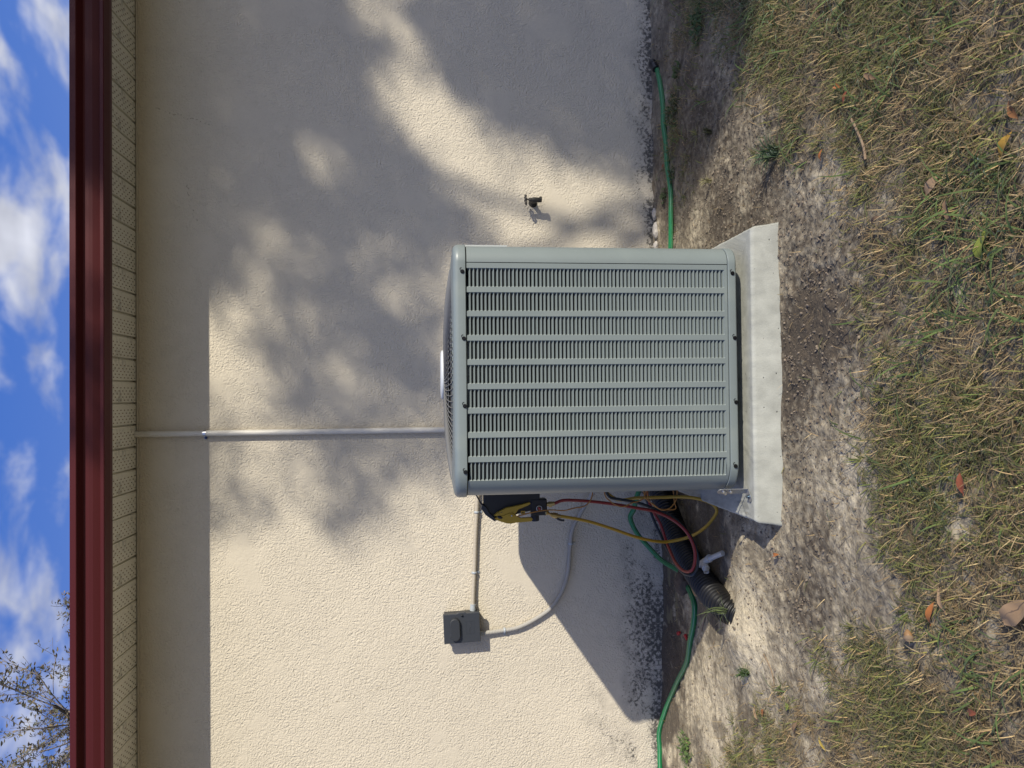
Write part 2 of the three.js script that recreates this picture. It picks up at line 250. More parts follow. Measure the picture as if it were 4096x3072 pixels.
{
  // cast slab: sides flare out towards the ground, arris worn round
  const r = rng(41), P = [], U = [], I = [], N = 130;
  const levels = [[-0.05, 0.018], [0.0, 0.013], [0.04, 0.006], [0.076, 0.0015], [0.083, -0.001], [0.087, -0.004], [PADY, -0.009]];
  const per = []; for (let s = 0; s < 4; s++) for (let i = 0; i < N; i++) per.push([s, i / N]);
  for (const [y, off] of levels) for (const [s, t] of per) {
    const X0 = PADX0 - off, X1 = PADX1 + off, Z0 = PADZ0 - off, Z1 = PADZ1 + off;
    let x, z; if (s === 0) { x = lerp(X0, X1, t); z = Z1; } else if (s === 1) { x = X1; z = lerp(Z1, Z0, t); } else if (s === 2) { x = lerp(X1, X0, t); z = Z0; } else { x = X0; z = lerp(Z0, Z1, t); }
    const w = 0.0007 * fbm(x * 9 + z * 4, y * 30 + z * 9, 3) - (y > 0.08 ? 0.003 * smooth(0.28, 0.5, fbm(x * 14 + 3, z * 14, 3)) : 0) + (y > 0.07 ? 0.0012 * noise(x * 60, z * 60) : 0);
    P.push(x + (s === 1 ? w : s === 3 ? -w : 0), y + (y > 0.08 ? w * 0.6 : 0), z + (s === 0 ? w : s === 2 ? -w : 0)); U.push(x + (s % 2 ? z : 0), (s % 2 ? x : z) + y);
  }
  const M = per.length;
  for (let l = 0; l < levels.length - 1; l++) for (let i = 0; i < M; i++) { const a = l * M + i, b = l * M + (i + 1) % M, c = a + M, d = b + M; I.push(a, b, c, b, d, c); }
  const c0 = P.length / 3; P.push((PADX0 + PADX1) / 2, PADY + 0.0005, (PADZ0 + PADZ1) / 2); U.push(0.06, 0.86);
  for (let i = 0; i < M; i++) I.push((levels.length - 1) * M + i, (levels.length - 1) * M + (i + 1) % M, c0);
  const g = new THREE.BufferGeometry(); g.setAttribute('position', new THREE.Float32BufferAttribute(P, 3)); g.setAttribute('uv', new THREE.Float32BufferAttribute(U, 2)); g.setIndex(I); g.computeVertexNormals();
  tag(mesh('concrete_pad', g, concrete), 'pale grey cast concrete slab under the air conditioner', 'slab');
}

// ---------------------------------------------------------------- air conditioner
const ACX0 = -0.314, ACX1 = 0.466, ACZ0 = 0.475, ACZ1 = 1.295, CR = 0.058;
const CL = 0.092;
function plan(off, n = 8) {                          // rounded square seen from above, counter-clockwise from the front left
  const pts = [], c = [[ACX0 + CL, ACZ1 - CL, Math.PI, CL], [ACX0 + CR, ACZ0 + CR, Math.PI / 2, CR], [ACX1 - CR, ACZ0 + CR, 0, CR], [ACX1 - CR, ACZ1 - CR, -Math.PI / 2, CR]];
  for (const [x, z, a0, q] of c) for (let i = 0; i <= n; i++) { const a = a0 + Math.PI / 2 - (i / n) * Math.PI / 2 - Math.PI; const b = a + Math.PI, R = Math.max(0.004, q + off); pts.push([x + R * Math.cos(b), z - R * Math.sin(b)]); }
  return pts;
}
function loft(levels, closedTop) {                           // levels: [y, points]
  const P = [], I = [], M = levels[0][1].length;
  for (const [y, pts] of levels) for (const [x, z] of pts) P.push(x, y, z);
  for (let l = 0; l < levels.length - 1; l++) for (let i = 0; i < M; i++) { const a = l * M + i, b = l * M + (i + 1) % M, c = a + M, d = b + M; I.push(a, c, b, b, c, d); }
  if (closedTop) { const l = (levels.length - 1) * M, pts = levels[levels.length - 1][1]; const cx = pts.reduce((s, p) => s + p[0], 0) / M, cz = pts.reduce((s, p) => s + p[1], 0) / M; const c = P.length / 3; P.push(cx, levels[levels.length - 1][0], cz); for (let i = 0; i < M; i++) I.push(l + i, c, l + (i + 1) % M); }
  const g = new THREE.BufferGeometry(); g.setAttribute('position', new THREE.Float32BufferAttribute(P, 3)); g.setIndex(I); g.computeVertexNormals(); g.setAttribute('uv', new THREE.Float32BufferAttribute(new Float32Array(P.length / 3 * 2), 2)); return g;
}
const acPaint = new THREE.MeshPhysicalMaterial({ color: lin(0.188, 0.220, 0.216), roughness: 0.45, clearcoat: 0.2, clearcoatRoughness: 0.3, side: THREE.DoubleSide });
const darkIn = std(0.012, 0.013, 0.015, 0.8), blackPlastic = std(0.016, 0.017, 0.02, 0.42), steel = std(0.62, 0.63, 0.64, 0.28, 1), zinc = std(0.33, 0.34, 0.35, 0.4, 0.6);
const brass = std(0.42, 0.30, 0.12, 0.38, 1), white = std(0.72, 0.73, 0.72, 0.45);
const acSheet = (() => {
  const r = rng(55), map = dataTex(1024, 1024, (i, j, o) => { const x = i / 1024, y = j / 1024; let v = 1 + 0.07 * fbm(x * 4, y * 4, 4) + 0.05 * fbm(x * 30, y * 9, 3) + 0.03 * (r() - 0.5), d = 0.10 * smooth(0.1, 0.5, fbm(x * 7 + 3, y * 3 + 8, 4)); if (r() < 0.0006) v *= 0.6; if (r() < 0.0006) v *= 1.35; o[0] = 255 * clamp(0.86 * v + d); o[1] = 255 * clamp(0.86 * v + d * 0.85); o[2] = 255 * clamp(0.86 * v + d * 0.55); });
  const m = acPaint.clone(); m.map = map; m.color = lin(0.188 / 0.86, 0.220 / 0.86, 0.216 / 0.86); return m;
})();
function planar(g) { const p = g.attributes.position, u = g.attributes.uv; for (let i = 0; i < p.count; i++) u.setXY(i, p.getX(i) + p.getZ(i) * 0.7, p.getY(i) + p.getZ(i) * 0.4); return g; }
const ac = thing('air_conditioner', 'grey louvred outdoor air conditioner standing on the concrete pad', 'air conditioner');
{
  mesh('base_pan', planar(loft([[0.136, plan(-0.010)], [0.131, plan(-0.004)], [0.132, plan(0.001)], [0.137, plan(0.003)], [0.156, plan(0.003)], [0.158, plan(0.0015)], [0.158, plan(-0.02)]], true)), acSheet, ac);
  const feet = []; for (const x of [ACX0 + 0.13, ACX1 - 0.13]) for (const z of [ACZ0 + 0.16, ACZ1 - 0.20]) mesh('foot', cyl([x, PADY - 0.001, z], [x, 0.137, z], 0.035, 0.03), blackPlastic, ac);
  const finM = std(0.05, 0.05, 0.048, 0.55, 0.3);                       // finned coil round the inside, open in the middle
  mesh('coil', merge([box(ACX0 + 0.05, ACX1 - 0.04, 0.159, 0.975, ACZ1 - 0.062, ACZ1 - 0.040), box(ACX0 + 0.05, ACX1 - 0.04, 0.159, 0.975, ACZ0 + 0.04, ACZ0 + 0.062), box(ACX0 + 0.028, ACX0 + 0.049, 0.159, 0.975, ACZ0 + 0.064, ACZ1 - 0.10), box(ACX1 - 0.049, ACX1 - 0.028, 0.159, 0.975, ACZ0 + 0.064, ACZ1 - 0.064)]), finM, ac);
  // louvred front panel: strips between nine columns of lanced slots
  const colW = 0.0580, pitchX = (0.390 - colW / 2 - (-0.260 + colW / 2)) / 8, cols = [...Array(9)].map((_, i) => -0.260 + colW / 2 + i * pitchX);
  const yb = 0.170, yt = 0.985, rows = 67, py = (yt - yb) / rows, seam = 0.408, Z = ACZ1;
  const quad = (x0, x1, y0, y1) => box(x0, x1, y0, y1, Z - 0.0012, Z);
  const xe = cols[0] - colW / 2, ae = Math.PI / 2 + Math.asin((ACX0 + CL - xe) / CL), ze = ACZ1 - CL + CL * Math.sin(ae), parts = [];
  for (let i = 0; i < 8; i++) parts.push(quad(cols[i] + colW / 2, cols[i + 1] - colW / 2, yb, yt));
  parts.push(quad(cols[8] + colW / 2, seam - 0.0022, yb, yt), quad(ACX0 + CL, seam - 0.0022, 0.1605, yb));
  const arc = (cx, cz, a0, a1, r, y0, y1, n = 12) => { const P = [], I = []; for (let i = 0; i <= n; i++) { const a = lerp(a0, a1, i / n), x = cx + r * Math.cos(a), z = cz + r * Math.sin(a); P.push(x, y0, z, x, y1, z); } for (let i = 0; i < n; i++) { const a = 2 * i; I.push(a, a + 1, a + 2, a + 1, a + 3, a + 2); } const g = new THREE.BufferGeometry(); g.setAttribute('position', new THREE.Float32BufferAttribute(P, 3)); g.setIndex(I); g.computeVertexNormals(); g.setAttribute('uv', new THREE.Float32BufferAttribute(new Float32Array(P.length / 3 * 2), 2)); return g; };
  const front = merge([...parts, arc(ACX0 + CL, ACZ1 - CL, ae, Math.PI, CL, 0.1605, yt), arc(ACX0 + CL, ACZ1 - CL, Math.PI / 2, ae, CL, 0.1605, yb)]);
  mesh('front_panel', planar(front), acSheet, ac);
  for (const [n, b] of [['side_panel', box(ACX0, ACX0 + 0.0015, 0.1605, yt, ACZ0 + CR, ACZ1 - CL - 0.002)], ['rear_panel', box(ACX0 + CR, ACX1 - CR, 0.1605, yt, ACZ0, ACZ0 + 0.0015)], ['side_panel', box(ACX1 - 0.0015, ACX1, 0.1605, yt, ACZ0 + CR, ACZ1 - CR - 0.002)]]) mesh(n, b, acPaint, ac);
  mesh('corner_post', planar(merge([arc(ACX1 - CR, ACZ1 - CR, 0, Math.PI / 2, CR + 0.0006, 0.1605, 0.984), box(seam, seam + 0.0015, 0.1605, 0.984, Z - 0.012, Z + 0.0003)])), acSheet, ac);
  mesh('rear_post', arc(ACX0 + CR, ACZ0 + CR, Math.PI, 1.5 * Math.PI, CR, 0.1605, yt), acPaint, ac); mesh('rear_post', arc(ACX1 - CR, ACZ0 + CR, 1.5 * Math.PI, 2 * Math.PI, CR, 0.1605, yt), acPaint, ac);
  // one louvre: its lower edge stays in the panel, its upper edge is pressed in
  const lg = (() => {
    const xs = [-1, -0.97, -0.93, -0.87, 0.87, 0.93, 0.97, 1], ts = [0, 0.45, 0.8, 1], P = [], I = [];
    for (const t of ts) for (const s of xs) { const e = 1 - smooth(0.87, 1, Math.abs(s)), h = lerp(py * 0.985, py * 0.52, e); P.push(s * colW / 2, t * h, -0.0125 * Math.pow(t, 1.3) * e); }
    for (let j = 0; j < ts.length - 1; j++) for (let i = 0; i < xs.length - 1; i++) { const a = j * xs.length + i, b = a + xs.length; I.push(a, a + 1, b, b, a + 1, b + 1); }
    const g = new THREE.BufferGeometry(); g.setAttribute('position', new THREE.Float32BufferAttribute(P, 3)); g.setIndex(I); g.computeVertexNormals(); g.setAttribute('uv', new THREE.Float32BufferAttribute(new Float32Array(P.length / 3 * 2), 2)); return g;
  })();
  const rest = [];
  for (let j = 0; j < rows; j++) for (let i = 0; i < 9; i++) {
    const y = yb + j * py + 0.00025 * Math.sin(i * 12.9 + j * 78.2);
    if (j >= rows - 33) { const o = mesh('louver', lg, acPaint, ac); o.position.set(i ? cols[i] : cols[0], y, i ? Z - 0.0004 : (Z + ze) / 2); o.rotation.y = i ? 0 : -Math.atan2(Z - ze, colW); } else rest.push(lg.clone().rotateY(i ? 0 : -Math.atan2(Z - ze, colW)).translate(cols[i], y, i ? Z - 0.0004 : (Z + ze) / 2));
  }
  tag(mesh('lower_louvers', merge(rest), acPaint, ac), null, null, null, 'stuff');
  // cap with rounded shoulder, drawn in to a round fan opening
  const cx = (ACX0 + ACX1) / 2, cz = (ACZ0 + ACZ1) / 2, FR = 0.368;
  const outer = plan(0, 16), circ = outer.map(([x, z]) => { const a = Math.atan2(z - cz, x - cx); return [cx + FR * Math.cos(a), cz + FR * Math.sin(a)]; });
  const mixp = (o, t) => plan(o, 16).map(([x, z], i) => [lerp(x, circ[i][0], t), lerp(z, circ[i][1], t)]);
  mesh('top_cap', planar(loft([[0.9875, plan(-0.004, 16)], [0.9865, plan(0.004, 16)], [0.989, plan(0.0052, 16)], [1.008, plan(0.0052, 16)], [1.016, plan(0.0035, 16)], [1.0225, plan(-0.002, 16)], [1.0262, plan(-0.010, 16)], [1.0275, mixp(-0.014, 0.25)], [1.0282, mixp(-0.016, 0.7)], [1.0288, mixp(-0.016, 0.94)], [1.0280, mixp(-0.016, 1)], [1.005, mixp(-0.016, 1)]])), acSheet, ac);
  mesh('fan_shroud', new THREE.CylinderGeometry(FR - 0.004, FR - 0.004, 0.15, 48, 1, true).translate(cx, 0.954, cz), acPaint, ac);
  mesh('fan_motor', new THREE.CylinderGeometry(0.075, 0.075, 0.16, 28).translate(cx, 0.93, cz), blackPlastic, ac);
  for (let k = 0; k < 4; k++) { const b = new THREE.PlaneGeometry(0.25, 0.13, 6, 3); const p = b.attributes.position; for (let i = 0; i < p.count; i++) { const x = p.getX(i), y = p.getY(i); p.setXYZ(i, x + 0.18, 0.03 * (y / 0.13) + 0.02 * x, y * (0.7 + x)); } b.computeVertexNormals(); mesh('fan_blade', b.rotateY(k * Math.PI / 2 + 0.4).translate(cx, 1.012, cz), std(0.03, 0.03, 0.032, 0.5), ac); }
  const dome = r => 1.028 + 0.024 * (1 - Math.pow(r / FR, 3.2));
  // thin upright black vanes, added under the wire grille so it reads dark
  const vanes = [];
  for (let k = 0; k < 110; k++) { const a = k / 110 * 2 * Math.PI, P = [], I = []; for (let i = 0; i <= 6; i++) { const r = lerp(FR - 0.004, 0.085, i / 6), sw = a + 0.22 * (i / 6), x = cx + r * Math.cos(sw), z = cz + r * Math.sin(sw); P.push(x, dome(r) - 0.004, z, x, Math.max(1.012, dome(r) - 0.026), z); } for (let i = 0; i < 6; i++) { const q = 2 * i; I.push(q, q + 1, q + 2, q + 1, q + 3, q + 2); } const g = new THREE.BufferGeometry(); g.setAttribute('position', new THREE.Float32BufferAttribute(P, 3)); g.setIndex(I); g.computeVertexNormals(); g.setAttribute('uv', new THREE.Float32BufferAttribute(new Float32Array(P.length / 3 * 2), 2)); vanes.push(g); }
  mesh('added_guard_vanes', merge(vanes), blackPlastic, ac);
  const wires = [], WN = 110;
  for (let k = 0; k < WN; k++) { const a = k / WN * 2 * Math.PI, pts = []; for (let i = 0; i <= 7; i++) { const r = lerp(FR + 0.004, 0.085, i / 7), sw = a + 0.22 * (i / 7); pts.push([cx + r * Math.cos(sw), dome(Math.min(r, FR)), cz + r * Math.sin(sw)]); } wires.push(tube(pts, 0.0016, 9, 5)); }
  for (const r of [0.09, 0.155, 0.215, 0.275, 0.335]) wires.push(new THREE.TorusGeometry(r, 0.0017, 5, 80).rotateX(Math.PI / 2).translate(cx, dome(r) - 0.0028, cz));
  mesh('wire_guard', merge(wires), std(0.17, 0.17, 0.165, 0.35), ac);
  mesh('fan_badge', new THREE.LatheGeometry([[0, 0.0115], [0.06, 0.0112], [0.08, 0.0098], [0.0875, 0.006], [0.0885, 0.001], [0.087, -0.004], [0.0, -0.004]].map(p => new THREE.Vector2(...p)), 48).translate(cx, 1.0525, cz), std(0.60, 0.62, 0.62, 0.4), ac);
  mesh('side_plate', box(ACX1 - 0.001, ACX1 + 0.013, 0.850, 0.985, 1.05, 1.205), std(0.42, 0.44, 0.44, 0.5), ac);
  // panel screws with washers and keyhole slots
  const head = merge([new THREE.CylinderGeometry(0.0042, 0.0042, 0.003, 6).rotateX(Math.PI / 2).translate(0, 0, 0.0035), new THREE.CylinderGeometry(0.0062, 0.0066, 0.002, 14).rotateX(Math.PI / 2).translate(0, 0, 0.001)]);
  const notch = new THREE.TorusGeometry(0.0042, 0.0011, 5, 12, Math.PI).rotateZ(-0.2).translate(0.007, 0.003, 0.0004), screwM = std(0.02, 0.02, 0.022, 0.3, 0.6);
  for (const [x, y, z] of [[0.378, 0.997, 0.0052], [0.174, 0.994, 0.0052], [-0.031, 0.993, 0.0052], [-0.231, 0.993, 0.0052], [0.379, 0.144, 0.0032], [0.174, 0.139, 0.0032], [-0.029, 0.138, 0.0032], [-0.230, 0.143, 0.0032]]) {
    const s = mesh('screw', head, screwM, ac); s.position.set(x, y, ACZ1 + z); const n = mesh('keyhole', notch, darkIn, s);
  }
}
// tie-down bracket at the front left corner
{
  const t = thing('tie_down_bracket', 'slotted galvanised strap bolting the air conditioner to the pad', 'bracket', [-0.312, 0, 1.262]);
  const sh = new THREE.Shape(); sh.moveTo(-0.012, 0.0905); sh.lineTo(-0.012, 0.178); sh.absarc(0, 0.178, 0.012, Math.PI, 0, true); sh.lineTo(0.012, 0.0905);
  for (const [x, y] of [[-0.005, 0.118], [0.005, 0.112]]) { const h = new THREE.Path(); h.moveTo(x - 0.0015, y - 0.009); h.lineTo(x + 0.0015, y - 0.009); h.lineTo(x + 0.0015, y + 0.009); h.lineTo(x - 0.0015, y + 0.009); sh.holes.push(h); }
  const strapG = new THREE.ExtrudeGeometry(sh, { depth: 0.0018, bevelEnabled: false }).translate(0, 0, 0.002).rotateY(-Math.PI / 2 + 0.75);
  mesh('strap', strapG, zinc, t);
  const fs = new THREE.Shape(); fs.moveTo(-0.012, 0); fs.lineTo(-0.012, 0.03); fs.absarc(0, 0.03, 0.012, Math.PI, 0, true); fs.lineTo(0.012, 0);
  mesh('foot', new THREE.ExtrudeGeometry(fs, { depth: 0.0018, bevelEnabled: false }).rotateX(Math.PI / 2).translate(0, 0.0925, 0.002).rotateY(-Math.PI / 2 + 0.75), zinc, t);
  for (const [a, y] of [[0.003, 0.172], [-0.005, 0.164], [0.002, 0.147]]) mesh('bolt', merge([new THREE.CylinderGeometry(0.0042, 0.0042, 0.005, 6).translate(0, 0.005, 0), new THREE.CylinderGeometry(0.006, 0.006, 0.0016, 12).translate(0, 0.002, 0)]).rotateX(Math.PI / 2).translate(a, y, 0.0035).rotateY(-Math.PI / 2 + 0.75), steel, t);
  mesh('anchor_bolt', merge([new THREE.CylinderGeometry(0.005, 0.005, 0.005, 6).translate(0, 0.004, 0), new THREE.CylinderGeometry(0.0075, 0.0075, 0.0016, 12)]).translate(0, 0.0945, 0.026).rotateY(-Math.PI / 2 + 0.75), std(0.25, 0.33, 0.42, 0.3, 1), t);
}

// ---------------------------------------------------------------- conduit up the wall
{
  const t = thing('pvc_conduit', 'thin white plastic conduit running up the wall into the soffit', 'conduit', [-0.1605, 0, 0.021]);
  const g = new THREE.CylinderGeometry(0.0133, 0.0133, 2.35, 20, 1, true).translate(0, 0.1 + 1.175, 0);
  const c = document.createElement('canvas'); c.width = 128; c.height = 2048; const q = c.getContext('2d');
  q.fillStyle = '#cfcbc1'; q.fillRect(0, 0, 128, 2048);
  const r = rng(77);
  for (let i = 0; i < 900; i++) { q.fillStyle = `rgba(${r() < 0.5 ? '90,80,66' : '235,232,224'},${0.05 + 0.07 * r()})`; q.fillRect(r() * 128, r() * 2048, 2 + r() * 5, 6 + r() * 40); }
  const bars = (u, y0, n, w, col, gap) => { q.fillStyle = col; let y = y0; for (let i = 0; i < n; i++) { const l = 2 + r() * 4; q.fillRect(u + r() * 1.4, y, w * (0.55 + 0.45 * r()), l); y += l + gap * (0.6 + r()); } };
  for (let k = 0; k < 9; k++) bars(49, 60 + k * 220, 20, 5, 'rgba(176,92,62,0.9)', 3.5);   // printed line
  for (const y of [640, 1340]) bars(24, y, 20, 8, 'rgba(28,28,28,0.95)', 1);               // date stamps
  const tx = new THREE.CanvasTexture(c); tx.colorSpace = THREE.SRGBColorSpace;
  mesh('pipe', g, new THREE.MeshStandardMaterial({ map: tx, roughness: 0.45, side: THREE.DoubleSide }), t);
  const s = mesh('pipe_strap', new THREE.CylinderGeometry(0.0147, 0.0147, 0.013, 20, 1, true).translate(0, 2.142, 0), steel, t);
  mesh('strap_tab', box(-0.026, -0.011, 2.1365, 2.1495, -0.0195, -0.016), steel, t);
  mesh('strap_screw', merge([new THREE.CylinderGeometry(0.0055, 0.0055, 0.006, 6).rotateX(Math.PI / 2), new THREE.CylinderGeometry(0.007, 0.007, 0.001, 12).rotateX(Math.PI / 2).translate(0, 0, -0.003)]).translate(-0.0215, 2.142, -0.0125), std(0.03, 0.05, 0.12, 0.35, 0.5), t);
}

// ---------------------------------------------------------------- disconnect box and its two flexible conduits
{
  const t = thing('disconnect_box', 'dark grey electrical disconnect box with oval pull handle on the wall', 'electrical box', [-1.090, 0.968, 0.004]);
  t.rotation.z = 0.035;
  const m = std(0.036, 0.040, 0.047, 0.42), m2 = std(0.028, 0.031, 0.036, 0.5);
  const w = 0.132, h = 0.165;
  mesh('back_box', rbox(w - 0.006, h - 0.004, 0.05, 0.003, 0, 0, 0.025), m2, t);
  const sh = new THREE.Shape(); const a = w / 2, b = h / 2; sh.moveTo(-a, -b); sh.lineTo(a, -b); sh.lineTo(a, -0.026); sh.lineTo(a + 0.004, -0.014); sh.lineTo(a + 0.004, 0.012); sh.lineTo(a, 0.022); sh.lineTo(a, b); sh.lineTo(-a, b);
  mesh('lid', new THREE.ExtrudeGeometry(sh, { depth: 0.016, bevelEnabled: true, bevelThickness: 0.003, bevelSize: 0.003, bevelSegments: 2 }).translate(0, 0, 0.051), m, t);
  const hs = new THREE.Shape(); hs.absarc(0.028, 0, 0.0195, -Math.PI / 2, Math.PI / 2); hs.absarc(-0.028, 0, 0.0195, Math.PI / 2, 1.5 * Math.PI);
  mesh('handle', new THREE.ExtrudeGeometry(hs, { depth: 0.010, bevelEnabled: true, bevelThickness: 0.008, bevelSize: 0.005, bevelSegments: 4, curveSegments: 16 }).translate(-0.002, 0.032, 0.0705), std(0.03, 0.033, 0.038, 0.5), t);
  const ps = new THREE.Shape(); ps.moveTo(-0.028, -0.058); ps.lineTo(0.03, -0.058); ps.lineTo(0.03, -0.02); ps.lineTo(-0.028, -0.02); const ph = new THREE.Path(); ph.moveTo(-0.0265, -0.0565); ph.lineTo(-0.0265, -0.0215); ph.lineTo(0.0285, -0.0215); ph.lineTo(0.0285, -0.0565); ps.holes.push(ph);
  mesh('embossed_frame', new THREE.ExtrudeGeometry(ps, { depth: 0.001, bevelEnabled: false }).translate(0, 0, 0.0699), m, t);
  const script = tube([[-0.022, -0.042, 0], [-0.016, -0.034, 0], [-0.008, -0.033, 0], [-0.010, -0.040, 0], [-0.002, -0.041, 0], [0.002, -0.037, 0], [0.006, -0.041, 0], [0.011, -0.037, 0], [0.015, -0.042, 0], [0.022, -0.036, 0]].map(([x, y]) => [x, y, 0.0702]), 0.0009, 60, 6);
  mesh('embossed_script', merge([script, box(-0.020, 0.022, -0.0475, -0.0465, 0.0698, 0.0706)]), m, t);
  mesh('hasp', rbox(0.006, 0.010, 0.012, 0.002, a - 0.004, -0.001, 0.074), m2, t);
  mesh('hasp_slot', box(a - 0.012, a - 0.008, -0.010, 0.002, 0.0701, 0.0712), darkIn, t);
  mesh('bottom_lip', box(-a, a * 0.2, -b - 0.004, -b + 0.001, 0.03, 0.045), m2, t);
}
const flexM = std(0.44, 0.39, 0.31, 0.6), flexG = std(0.37, 0.35, 0.31, 0.65), fittingM = std(0.40, 0.43, 0.45, 0.4);
function strapOn(t, p, dir, side) {                           // one-hole conduit strap round a horizontal or upright run
  const ring = new THREE.TorusGeometry(0.0112, 0.0022, 6, 20); ring.scale(1, 1, 2.6);
  const q = new THREE.Quaternion().setFromUnitVectors(V(0, 0, 1), V(...dir).normalize()); ring.applyQuaternion(q); ring.translate(...p);
  const s = mesh('strap', ring, fittingM, t);
  const up = V(...dir).cross(V(0, 0, 1)).normalize().multiplyScalar(side), c = V(...p).addScaledVector(up, 0.019);
  mesh('strap_ear', rbox(0.016, 0.012, 0.003, 0.001).rotateZ(Math.atan2(up.y, up.x)).translate(c.x, c.y, 0.0035), fittingM, s);
  mesh('strap_screw', new THREE.CylinderGeometry(0.0032, 0.0032, 0.003, 8).rotateX(Math.PI / 2).translate(c.x + up.x * 0.001, c.y + up.y * 0.001, 0.006), steel, s);
}
{
  const t = thing('flexible_conduit', 'straight beige flexible conduit running right from the disconnect box side', 'conduit', [0, 0, 0]);
  mesh('hose', ribbed([[-1.018, 0.914, 0.024], [-0.94, 0.911, 0.020], [-0.843, 0.905, 0.018], [-0.677, 0.898, 0.018], [-0.511, 0.888, 0.02], [-0.30, 0.875, 0.03], [-0.2, 0.84, 0.2]], s => 0.0098 + 0.00045 * Math.sin(s * 2 * Math.PI / 0.0065), 900, 12), flexM, t);
  mesh('connector', merge([cyl([-1.024, 0.9145, 0.024], [-1.016, 0.9141, 0.024], 0.0150, 0.0150, 6), cyl([-1.016, 0.9141, 0.024], [-0.998, 0.9133, 0.0235], 0.0132, 0.0126, 18), cyl([-0.998, 0.9133, 0.0235], [-0.994, 0.9131, 0.0232], 0.0140, 0.0135, 18)]), fittingM, t);
  strapOn(t, [-0.557, 0.8907, 0.019], [1, -0.06, 0], 1); strapOn(t, [-0.845, 0.9052, 0.018], [1, -0.05, 0], 1);
  const u = thing('flexible_conduit', 'curved grey flexible conduit bending from the disconnect box bottom towards the unit', 'conduit', [0, 0, 0]);
  mesh('hose', ribbed([[-1.136, 0.884, 0.024], [-1.134, 0.860, 0.022], [-1.127, 0.767, 0.018], [-1.115, 0.695, 0.018], [-1.074, 0.604, 0.018], [-1.024, 0.531, 0.018], [-0.954, 0.482, 0.018], [-0.859, 0.45, 0.018], [-0.751, 0.44, 0.018], [-0.643, 0.423, 0.022], [-0.584, 0.392, 0.03], [-0.525, 0.363, 0.05], [-0.40, 0.32, 0.18], [-0.28, 0.3, 0.46]], s => 0.0102 + 0.00055 * Math.sin(s * 2 * Math.PI / 0.0075), 800, 12), flexG, u);
  mesh('connector', merge([cyl([-1.1365, 0.888, 0.024], [-1.136, 0.880, 0.024], 0.0150, 0.0150, 6), cyl([-1.136, 0.880, 0.024], [-1.1355, 0.868, 0.0235], 0.0138, 0.0130, 18)]), zinc, u);
  strapOn(u, [-1.1262, 0.762, 0.018], [0.08, -1, 0], 1); strapOn(u, [-0.722, 0.436, 0.0185], [1, -0.12, 0], 1);
}

// ---------------------------------------------------------------- hose bib
{
  const t = thing('hose_bib', 'weathered dark brass garden tap on the stucco wall', 'tap', [0.938, 0.600, 0]);
  const m = std(0.060, 0.056, 0.048, 0.55, 0.55), m2 = std(0.10, 0.09, 0.075, 0.6, 0.4);
  mesh('inlet', merge([cyl([0, 0, -0.001], [0, 0, 0.003], 0.022, 0.020, 20), cyl([0, 0, 0.002], [0, 0, 0.058], 0.0105, 0.0105, 14), cyl([0, 0, 0.008], [0, 0, 0.016], 0.0145, 0.0145, 6)]), m, t);
  mesh('valve_body', new THREE.LatheGeometry([[0.0, -0.028], [0.0105, -0.028], [0.0115, -0.018], [0.0125, 0.0], [0.0115, 0.010], [0.0095, 0.013], [0.0095, 0.020], [0.0, 0.020]].map(p => new THREE.Vector2(...p)), 20).translate(0, 0, 0.062), m, t);
  mesh('outlet_flange', new THREE.LatheGeometry([[0.009, -0.036], [0.0138, -0.036], [0.0142, -0.026], [0.0105, -0.0255]].map(p => new THREE.Vector2(...p)), 20).translate(0.0015, 0.003, 0.066), m, t);
  mesh('packing_nut', cyl([0, 0.018, 0.062], [0, 0.029, 0.062], 0.0098, 0.0088, 6), m2, t);
  mesh('stem', cyl([0, 0.028, 0.062], [0, 0.048, 0.062], 0.0035, 0.0035, 8), m2, t);
  const hw = [new THREE.TorusGeometry(0.0185, 0.0032, 7, 32).rotateX(Math.PI / 2)]; for (let k = 0; k < 8; k++) { const a = k * Math.PI / 4; hw.push(new THREE.SphereGeometry(0.0055, 8, 6).translate(0.0205 * Math.cos(a), 0, 0.0205 * Math.sin(a))); if (k % 2 === 0) hw.push(cyl([0, 0, 0], [0.0185 * Math.cos(a), 0, 0.0185 * Math.sin(a)], 0.003, 0.0024, 7)); } hw.push(new THREE.SphereGeometry(0.0058, 10, 8));
  mesh('wheel_handle', merge(hw).rotateZ(0.08).translate(0, 0.043, 0.062), m2, t);
}

